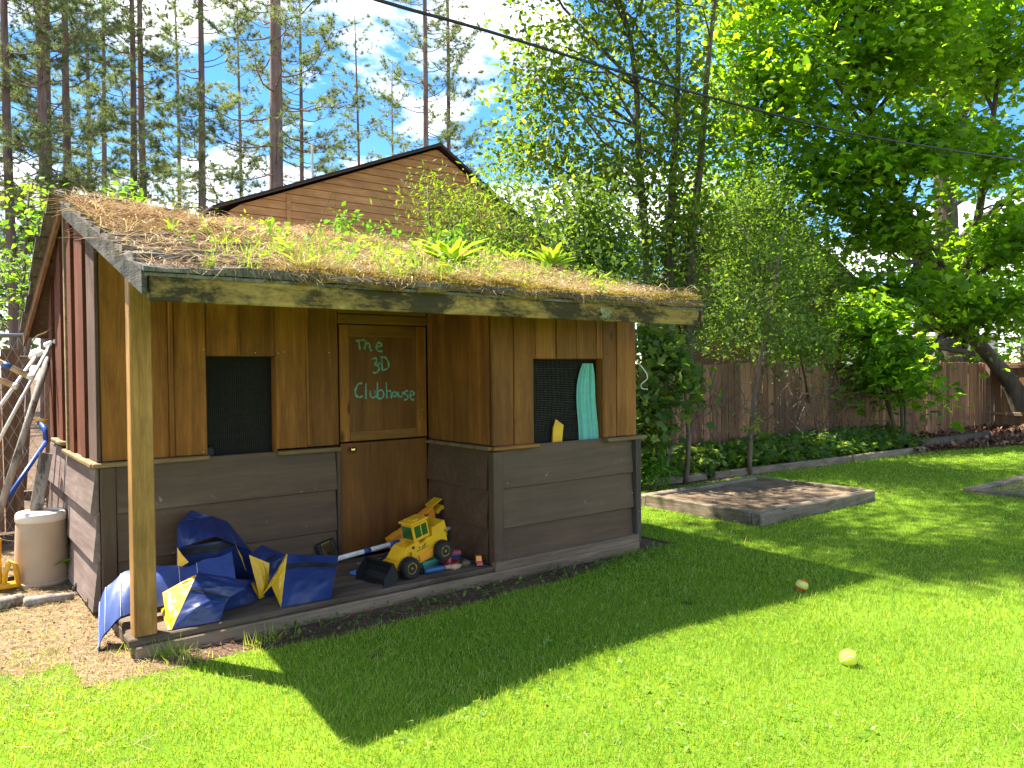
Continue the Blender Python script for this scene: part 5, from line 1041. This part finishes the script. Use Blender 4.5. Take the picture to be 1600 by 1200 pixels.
# ------------------------------------------------------------------ trees and shrubs
def blob(px, py, D, rx, ry, n, rz=None):
    c = at_d(px, py, D); s = D/F; return (np.array(c), rx*s, (rz if rz is not None else (rx+ry)/2)*s, ry*s, n)
def plant(name, label, cat, base, trunks, blobs, leaf, mat, templ, per, seed, group=None, cr=0.28, up=0.8, limbs=40, limb_r=0.03, bark='bark', flat=0.6, shell=2.2, tint=0.45, tvar=0.22, lmin=0.2):
    """trunks: list of ([points],[radii]); blobs: ellipsoids of foliage; leaves gather in clumps at the limb ends"""
    r = np.random.default_rng(seed); base = Vector(base); t = thing(name, label, cat, base, None, group); cl = []; cw = []
    R_ = np.array(_rt); Fh = nrm(np.array([_fw[0], _fw[1], 0.0]))
    for c, rx, rd, rz, n in blobs:
        d = nrm(r.normal(size=(n, 3)))*(r.random((n, 1))**(1/shell))
        d *= 1+0.18*np.sin(d[:, :1]*5+d[:, 2:3]*4+seed)
        cl.append(c+d[:, :1]*rx*nrm(np.array([R_[0], R_[1], 0]))+d[:, 1:2]*rd*Fh+d[:, 2:3]*rz*np.array([0, 0, 1.0]))
    cl = np.concatenate(cl); cl = cl[cl[:, 2] > 0.12]; M_ = len(cl)
    mb = MB(); tp = []
    for pts, rad in trunks:
        P = spl(pts, 3); m = len(P); rr = np.interp(np.linspace(0, 1, m), np.linspace(0, 1, len(rad)), rad); mb.tube(P, list(rr), 10); tp += [(p, q) for p, q in zip(P, rr)]
    T = np.array([tuple(p) for p, _ in tp]); TR = np.array([q for _, q in tp])
    for k in r.permutation(M_)[:limbs]:
        c = cl[k]
        hd = np.linalg.norm(T[:, :2]-c[:2], axis=1)
        if name == 'leafy_tree' and hd.min() > 1.9 and r.random() < 0.9: continue
        want = c[2]-0.55*hd; j = int(np.argmin(np.abs(T[:, 2]-want)+0.5*hd+(T[:, 2] < lmin)*50)); a = T[j]; L = np.linalg.norm(c-a)
        if L < 0.1: continue
        w = r.normal(size=3)*L*0.07; r0 = min(TR[j]*0.6, limb_r*(0.4+L*0.35)); m1 = a*0.66+c*0.34+w+[0, 0, 0.06*L]; m2 = a*0.3+c*0.7-w*0.6+[0, 0, 0.07*L]
        mb.tube([a, m1, m2, c], [r0, r0*0.75, r0*0.5, r0*0.2], 6, False)
    part('trunk', mb, bark, t, True)
    # leaves
    n = M_*per; ci = np.repeat(np.arange(M_), per); off = r.normal(size=(n, 3))*cr*np.array([1, 1, flat]); off[:, 2] -= 0.25*(off[:, 0]**2+off[:, 1]**2)/cr
    P = cl[ci]+off; V, k = leaves(P, leaf, templ, r, up)
    tt = np.clip(tint+tvar*r.normal(size=n)+0.16*r.normal(size=M_)[ci], 0, 1)
    obj('crown', np_mesh('crown', V, k, mat, tt), t); return t
def gbase(px, D): p = at_d(px, 580, D); return Vector((p.x, p.y, 0))
# tall slender multi-stem tree behind the clubhouse
b = gbase(1045, 11.6)
tr = []
for px, tops in ((1012, (985, 820)), (1045, (1060, 1040)), (1078, (1110, 1180))):
    q = gbase(px, 11.6); tr.append(([q, at_d(px, 420, 11.6), at_d((px+tops[0])/2, 260, 11.6), at_d(tops[0], 60, 11.6), at_d((tops[0]+tops[1])/2, -200, 11.4)], [0.085, 0.072, 0.055, 0.038, 0.015]))
plant('leafy_tree', 'tall slender multi-stemmed tree with small yellowish leaves behind the clubhouse', 'tree', b, tr,
      [blob(870, 130, 11.4, 105, 115, 80), blob(1000, 60, 11.6, 115, 110, 80), blob(1090, 190, 11.6, 95, 110, 66), blob(960, 260, 11.6, 115, 60, 72), blob(1060, 350, 11.6, 80, 80, 56), blob(820, 230, 11.2, 70, 40, 24), blob(900, -120, 11, 150, 120, 130), blob(1100, -120, 12, 160, 130, 130),
       (np.array([3.0, 7.75, 10.0]), 0.75, 0.75, 0.6, 70), (np.array([3.9, 7.35, 10.3]), 0.9, 0.9, 0.7, 80), (np.array([5.1, 7.6, 10.2]), 1.1, 1.0, 0.9, 80), (np.array([6.5, 8.0, 10.0]), 1.3, 1.2, 1.1, 110), (np.array([3.45, 8.25, 8.5]), 0.75, 0.7, 0.5, 70), (np.array([4.7, 8.5, 8.4]), 0.9, 0.8, 0.6, 45)],  # unseen crown clumps above the view, added to shade the right lawn and bed
      0.105, 'olive_leaf', 'oval', 36, 101, limbs=120, lmin=2.5, cr=0.24, up=0.5, limb_r=0.02, tvar=0.28)
# big maple with the leaning trunk by the fence corner
b = gbase(1594, 17.2); 
plant('maple_tree', 'large bright green maple with trunk leaning left from the fence corner', 'tree', b, [([b, at_d(1585, 610, 17.1), at_d(1545, 555, 17), at_d(1490, 490, 16.7), at_d(1440, 380, 16.3), at_d(1380, 250, 15.8), at_d(1330, 60, 15.5)], [0.23, 0.19, 0.15, 0.14, 0.12, 0.09, 0.05]), ([at_d(1490, 490, 16.7), at_d(1530, 330, 16.3), at_d(1560, 120, 16)], [0.10, 0.08, 0.04])],
      [blob(1230, 110, 15, 110, 110, 80), blob(1390, 60, 15, 130, 90, 95), blob(1540, 70, 16, 110, 70, 75), blob(1300, 260, 15, 100, 90, 62), blob(1440, 215, 14.6, 90, 60, 54), blob(1550, 235, 15.5, 70, 45, 38), blob(1390, 350, 15, 70, 50, 45), blob(1570, 360, 16, 70, 50, 45), blob(1400, 450, 14.5, 70, 40, 40), blob(1550, 470, 15.5, 75, 45, 40), blob(1400, 575, 13.8, 40, 45, 22), blob(1300, -90, 15, 200, 120, 150), blob(1560, -90, 16, 180, 120, 120)],
      0.17, 'maple_leaf', 'maple', 34, 102, lmin=2.2, limbs=150, cr=0.36, up=0.85, limb_r=0.045, flat=0.35, tint=0.5)
b = gbase(1482, 19.5)
plant('old_tree', 'dark ivy-clad trunk standing behind the fence under the maple leaves', 'tree', b, [([b, at_d(1482, 500, 19.5), at_d(1478, 330, 19.5), at_d(1470, 150, 19.5), at_d(1500, -100, 19.5)], [0.34, 0.30, 0.27, 0.2, 0.1])],
      [blob(1480, 60, 19.5, 190, 130, 80), blob(1500, 440, 19.3, 50, 110, 60), blob(1620, 330, 20, 60, 60, 30), blob(1480, -120, 19.5, 260, 120, 120)], 0.17, 'maple_leaf', 'maple', 30, 103, lmin=3.0, limbs=90, cr=0.4, limb_r=0.05, tint=0.3)
b = gbase(1185, 15.5)
plant('leafy_tree', 'mid green leafy tree filling the gap between the slender tree and the maple', 'tree', b, [([b, at_d(1180, 420, 15.5), at_d(1170, 260, 15.5), at_d(1190, 40, 15.5)], [0.12, 0.10, 0.07, 0.03])], [blob(1160, 130, 15.5, 80, 90, 60), blob(1200, 250, 15.5, 90, 80, 70), blob(1120, 290, 15.5, 70, 70, 45), blob(1250, 360, 15.5, 80, 60, 50), blob(1180, 10, 15.5, 90, 60, 40)], 0.13, 'maple_leaf', 'oval', 36, 104, limbs=70, lmin=3, cr=0.34, tint=0.45)
# shrubs behind and beside the clubhouse
def shrub(label, px, D, blobs, leaf, mat, templ, seed, per=42, cr=0.22, up=0.6, limbs=26, tint=0.45, name='shrub', group='shrubs along the back fence', stems=4, tvar=0.22, flat=0.7):
    b = gbase(px, D); r = random.Random(seed); tr = []
    for k in range(stems):
        c = Vector(blobs[k % len(blobs)][0]); q = b+Vector((r.uniform(-0.2, 0.2), r.uniform(-0.2, 0.2), 0)); tr.append(([q, q.lerp(c, 0.45)+Vector((r.uniform(-.15, .15), r.uniform(-.15, .15), 0)), c], [0.035, 0.028, 0.012]))
    return plant(name, label, 'shrub', b, tr, blobs, leaf, mat, templ, per, seed, group, cr, up, limbs, 0.014, 'twig', tint=tint, tvar=tvar, flat=flat)
shrub('yellow-green shrub rising in front of the orange house gable', 705, 10.6, [blob(705, 335, 10.6, 50, 38, 34), blob(668, 295, 10.4, 26, 22, 10), blob(740, 385, 10.4, 60, 30, 36)], 0.085, 'olive_leaf', 'lance', 201, tint=0.4)
shrub('grey-green arching shrub right of the orange gable', 800, 10.2, [blob(795, 305, 10.4, 60, 50, 40), blob(810, 380, 10.0, 75, 50, 60)], 0.09, 'hedge_leaf', 'lance', 202, tint=0.45)
shrub('dense dark green shrub behind the right half of the clubhouse roof', 925, 9.6, [blob(920, 345, 9.6, 70, 70, 66), blob(940, 420, 9.4, 80, 55, 60), blob(880, 420, 9.2, 60, 40, 36)], 0.085, 'hedge_leaf', 'oval', 203, tint=0.4)
shrub('dark shrub behind the right end of the roof beam', 1050, 11.9, [blob(1050, 410, 11.9, 75, 70, 70), blob(1080, 480, 11.9, 70, 50, 45), blob(1010, 470, 11.6, 50, 45, 30)], 0.075, 'hedge_leaf', 'oval', 204, tint=0.35)
shrub('broad mid green shrub left of the thin sapling top', 1180, 13.2, [blob(1165, 330, 13.4, 85, 70, 84), blob(1190, 415, 13.2, 90, 70, 96), blob(1150, 495, 13, 70, 45, 60)], 0.085, 'hedge_leaf', 'oval', 205, tint=0.35)
shrub('light green bushy shrub hanging over the fence below the brown house', 1275, 14.2, [blob(1270, 455, 14.2, 65, 40, 46), blob(1240, 520, 13.6, 75, 32, 40), blob(1330, 520, 14.2, 65, 32, 40), blob(1245, 530, 11.6, 60, 22, 22)], 0.085, 'hedge_leaf', 'oval', 206, tint=0.4)
shrub('maple-leaved shrub growing close to the right clubhouse corner', 1040, 9.3, [blob(1030, 545, 9.2, 36, 42, 34), blob(1010, 640, 9.0, 22, 60, 34), blob(1068, 590, 9.2, 28, 36, 14)], 0.12, 'hedge_leaf', 'maple', 207, per=15, cr=0.16, up=0.7, tint=0.55, limbs=20)
shrub('small bright lime bush against the right clubhouse corner', 1018, 8.9, [blob(1014, 722, 8.9, 26, 26, 42)], 0.10, 'bright_leaf', 'lance', 208, per=26, cr=0.10, up=0.6, limbs=30)
shrub('drooping maple branch shrub over the fence near the corner', 1395, 13.6, [blob(1390, 560, 13.2, 45, 40, 30), blob(1360, 500, 13.4, 60, 40, 40)], 0.15, 'maple_leaf', 'maple', 209, per=30, cr=0.26, up=0.85, flat=0.4, limbs=16)
shrub('sunny lime shrub behind the left gable boards', 40, 9.0, [blob(30, 430, 9.0, 55, 55, 34), blob(70, 335, 9.0, 30, 35, 16), blob(45, 300, 9.2, 35, 18, 10), blob(80, 400, 8.8, 16, 50, 14)], 0.085, 'bright_leaf', 'oval', 210, per=11, cr=0.16, up=0.7, tint=0.55, group='shrubs left of the clubhouse')
shrub('leafy sprig poking over the left end of the roof ridge', 200, 8.6, [blob(200, 300, 8.6, 26, 14, 7), blob(190, 330, 8.6, 20, 25, 5)], 0.11, 'bright_leaf', 'oval', 211, per=9, cr=0.09, up=0.7, tint=0.6, stems=2, limbs=6, group='shrubs left of the clubhouse')
shrub('green shrub tips above the roof below the left gable slope', 560, 9.0, [blob(535, 348, 9.0, 30, 10, 7), blob(600, 372, 9.0, 40, 10, 8), blob(700, 385, 9.2, 60, 18, 26)], 0.085, 'bright_leaf', 'oval', 212, per=20, cr=0.14, up=0.6, tint=0.4, stems=3)
# thin sapling on the lawn edge
b = at_z(1170, 741)
plant('sapling', 'thin young tree with a grey stem standing behind the raised bed', 'tree', b, [([b, at_d(1176, 640, 10.0), at_d(1188, 560, 10.0), at_d(1205, 470, 10.0), at_d(1225, 360, 10.0)], [0.035, 0.028, 0.025, 0.018, 0.008])], [blob(1190, 470, 9.8, 60, 60, 24), blob(1235, 505, 9.8, 70, 30, 18), blob(1180, 660, 10, 10, 50, 5), blob(1220, 390, 10, 50, 60, 20)], 0.075, 'hedge_leaf', 'oval', 20, 220, limbs=40, cr=0.18, up=0.6, limb_r=0.008, bark='twig', tint=0.6)
# ground cover and bare vines along the fence
r = np.random.default_rng(31); n = 5200; x = r.uniform(6.9, 13.6, n); y = r.uniform(6.12, 7.1, n)-0.04*(x-8); h = 0.10+0.28*r.random(n)*np.clip(1.1-0.5*np.abs(vnoise(x, y, 71, 3, 2.2))*2, 0.2, 1)*np.clip((y-5.9)/0.5, 0.3, 1)
V, k = leaves(np.stack([x, y, h], 1), 0.115, 'maple', r, 0.85); tag(obj('ground_cover', np_mesh('ground_cover', V, k, 'hedge_leaf', np.clip(0.5+0.2*r.normal(size=n), 0, 1))), 'low green lobed leaves filling the strip below the fence', 'ground cover', kind='stuff')
mb = MB(); r = random.Random(9)
for k in range(240):
    x0 = r.uniform(6.9, 13.4); p = Vector((x0, 6.98-r.uniform(0, 0.25), r.uniform(0.0, 0.9))); pts = [p]; d = Vector((r.uniform(-1, 1), 0, r.uniform(-0.2, 1.2))).normalized()
    for q in range(6):
        d = (d+Vector((r.gauss(0, 0.45), r.gauss(0, 0.18), r.gauss(-0.05, 0.4)))).normalized(); p = p+d*r.uniform(0.10, 0.22); p.y = min(7.18, max(6.4, p.y)); p.z = min(1.75, max(0.02, p.z)); pts.append(p.copy())
    mb.tube(pts, r.uniform(0.003, 0.007), 4, False)
o = part('bare_vines', mb, 'twig', None); tag(o, 'tangle of bare brown vine stems against the long fence', 'vines', kind='stuff')
# weeds at the foot of the clubhouse, maple seedling, tufts
b = at_z(93, 905); t = thing('maple_seedling', 'maple seedling with pale lobed leaves before the beige bin', 'seedling', b); mb = MB(); L_ = []
for px, py in ((72, 872), (92, 862), (118, 872), (66, 888), (100, 880), (107, 895)):
    e = at_d(px, py, 5.15); mb.tube([b, b.lerp(e, 0.5)+Vector((0, 0, 0.02)), e], [0.003, 0.0025, 0.0015], 5); L_.append(tuple(e))
part('stem', mb, 'twig', t); r = np.random.default_rng(2); V, k = leaves(np.repeat(np.array(L_), 1, 0), 0.11, 'maple', r, 0.9); obj('leaf_crown', np_mesh('leaf_crown', V, k, 'bright_leaf', [0.8, 0.9, 0.9, 0.7, 0.6, 0.7]), t)
r = np.random.default_rng(15); Ps = []; 
for px, py, n, s in ((235, 1018, 260, 0.05), (262, 1026, 160, 0.04), (300, 1034, 70, 0.04), (400, 1012, 40, 0.05), (60, 905, 90, 0.05), (425, 1000, 60, 0.04)):
    c = np.array(at_z(px, py)); Ps.append(c+np.stack([r.normal(size=n)*s, r.normal(size=n)*s*0.7, np.zeros(n)], 1))
P = np.concatenate(Ps); n = len(P); tag(obj('long_grass', np_mesh('long_grass', needles(P, r.normal(size=(n, 3))*0.45+[0, -0.1, 1], r.uniform(0.04, 0.13, n), 0.004, r), 3, 'grass_blade', np.clip(0.6+0.3*r.normal(size=n), 0, 1))), 'long untrimmed grass tufts at the foot of the platform', 'grass', kind='stuff')
r = np.random.default_rng(16); n = 420; x = r.uniform(1.3, 4.6, n); y = 4.0-r.random(n)*0.22; V, k = leaves(np.stack([x, y, 0.02+0.03*r.random(n)], 1), 0.035, 'oval', r, 0.7); tag(obj('small_weeds', np_mesh('small_weeds', V, k, 'hedge_leaf', r.random(n))), 'tiny green weeds on the soil strip before the platform', 'weeds', kind='stuff')
# ------------------------------------------------------------------ pines
def pine_proto(seed, H, r0, low, blen, dens=1.0, lean=0.0):
    r = np.random.default_rng(seed); tb = MB(); pts = []; rad = []
    for k in range(11):
        q = k/10; pts.append((lean*q*q*H+0.08*math.sin(q*5+seed), 0.08*math.cos(q*4+seed), H*q)); rad.append(r0*(1-0.85*q)+0.01)
    tb.tube(pts, rad, 10); PP = []; DD = []; z = low
    while z < H-0.4:
        q = z/H; base = np.array([np.interp(q, np.linspace(0, 1, 11), [p[c] for p in pts]) for c in range(3)]); L = blen*(1-0.55*((z-low)/(H-low)))*r.uniform(0.5, 1.15)
        a = r.uniform(0, 6.283); d = np.array([math.cos(a), math.sin(a), 0]); el = r.uniform(-0.25, 0.35)+0.45*(q-0.4); m = 6; bp = []
        for j in range(m+1):
            s = j/m; bp.append(base+d*L*s+np.array([0, 0, L*(el*s-0.22*s*(1-s)*2+0.28*s*s)])+r.normal(size=3)*0.04*L*s)
        rb = 0.012+0.013*L*0.5; tb.tube(bp, [rb*(1-0.8*j/m) for j in range(m+1)], 5, False)
        nt_ = int(L*7.5*dens)
        for _ in range(nt_):
            s = 0.32+0.68*r.random()**0.7; j = min(m-1, int(s*m)); p = bp[j]+(bp[j+1]-bp[j])*(s*m-j); side = nrm(np.array([-d[1], d[0], 0])*r.choice([-1, 1])*r.uniform(0.4, 1.0)+d*r.uniform(0.2, 0.9)+np.array([0, 0, r.uniform(-0.1, 0.6)])); e = p+side*L*r.uniform(0.08, 0.30)
            tb.tube([p, (p+e)/2+[0, 0, -0.02], e], [0.008, 0.006, 0.004], 3, False); PP.append(e); DD.append(side)
            if r.random() < 0.6: PP.append((p+e)/2); DD.append(side)
        z += r.uniform(0.10, 0.34)*1.0/dens**0.5
    PP = np.array(PP); DD = np.array(DD); nn = 34; P = np.repeat(PP, nn, 0); D = np.repeat(DD, nn, 0)*0.55+r.normal(size=(len(P), 3))*0.75+[0, 0, 0.25]
    V = needles(P, D, r.uniform(0.13, 0.24, len(P)), 0.013, r); t = np.clip(np.repeat(r.normal(size=len(PP))*0.18, nn)+0.45+0.15*r.normal(size=len(P)), 0, 1)
    return tb.mesh('trunk', 'pine_bark', True), np_mesh('crown', V, 3, 'pine_needle', t)
PR = [pine_proto(301, 24, 0.25, 4.0, 3.0), pine_proto(302, 25, 0.17, 5.0, 2.5), pine_proto(303, 23, 0.15, 6.5, 2.2, 0.9), pine_proto(304, 22, 0.17, 3.0, 2.8, 1.2, 0.004)]
def pine(px, D, pr, s, rz, label, lean=0.0):
    t = thing('pine_tree', label, 'tree', gbase(px, D), (lean, 0, rz), 'tall pines behind the clubhouse'); t.scale = (s, s, s)
    for nm, me in zip(('trunk', 'crown'), PR[pr]): obj(nm, me, t, False)
PINES = [(436, 22, 0, 1.0, 0.3, 'thickest pine trunk, standing left of the orange gable'), (320, 29, 1, 1.05, 1.2, 'straight dark pine midway between the thickest pine and the twin pines'), (212, 27, 2, 1.0, 2.2, 'left of the two close twin pine trunks above the roof ridge'), (231, 28, 1, 0.95, 4.0, 'right of the two close twin pine trunks above the roof ridge'),
 (668, 33, 1, 1.05, 0.9, 'left of the two pines rising behind the gable peak'), (704, 35, 2, 1.05, 2.9, 'right of the two pines rising behind the gable peak'), (24, 21, 2, 0.95, 5.0, 'pine trunk nearest the left picture edge'), (70, 22, 3, 1.0, 1.9, 'forked-looking dense pine left of the roof ridge end'), (85, 25, 1, 1.0, 3.3, 'slim pine trunk just behind the dense left pine'), (114, 24, 3, 0.95, 0.2, 'pine trunk directly above the left roof corner'),
 (283, 40, 2, 1.0, 2.6, 'thin distant pine right of the twin pines'), (380, 46, 1, 1.0, 0.6, 'thin distant pine left of the thickest pine'), (476, 38, 3, 1.0, 3.9, 'distant pine just right of the thickest pine'), (563, 44, 2, 0.95, 1.5, 'distant thin pine above the left gable slope'), (170, 34, 3, 1.0, 4.4, 'distant bushy pine left of the twin pines'), (-30, 26, 0, 1.0, 2.0, 'pine reaching in from beyond the left picture edge'), (620, 52, 1, 0.9, 5.2, 'faintest small pine left of the gable peak pines'), (145, 44, 0, 1.0, 0.8, 'far pine between the left roof corner and the twin pines')]
for px, D, pr, s, rz, lab in PINES: pine(px, D, pr, s, rz, lab)
# distant green trees closing the view
def far_tree(label, px, D, blobs, seed, mat='hedge_leaf', leaf=0.3, tint=0.4): 
    b = gbase(px, D); plant('distant_tree', label, 'tree', b, [([b, b+Vector((0.2, 0, 3)), b+Vector((0, 0.3, 7))], [0.25, 0.2, 0.08])], blobs, leaf, mat, 'oval', 34, seed, 'distant trees', 0.7, 0.6, 20, 0.05, tint=tint)
far_tree('distant pale tree left behind the wire netting', 20, 30, [blob(20, 440, 30, 90, 100, 70), blob(90, 370, 32, 60, 50, 30)], 401, 'pine_needle', 0.28, 0.5)
far_tree('distant tree low behind the roof ridge left of the gable', 300, 34, [blob(260, 345, 34, 120, 25, 34), blob(400, 345, 34, 80, 20, 20)], 402, 'pine_needle', 0.3, 0.5)
far_tree('distant tree behind the right slope of the orange gable', 850, 26, [blob(860, 370, 26, 130, 50, 50)], 403)
far_tree('distant tree between the shrubs behind the beam end', 1080, 28, [blob(1080, 460, 28, 110, 90, 70)], 404)
far_tree('distant tree behind the brown house', 1250, 32, [blob(1260, 420, 36, 110, 70, 50)], 405)
far_tree('distant tree right of the white house', 1600, 36, [blob(1620, 470, 36, 90, 90, 90)], 406, 'bright_leaf', 0.3, 0.6)
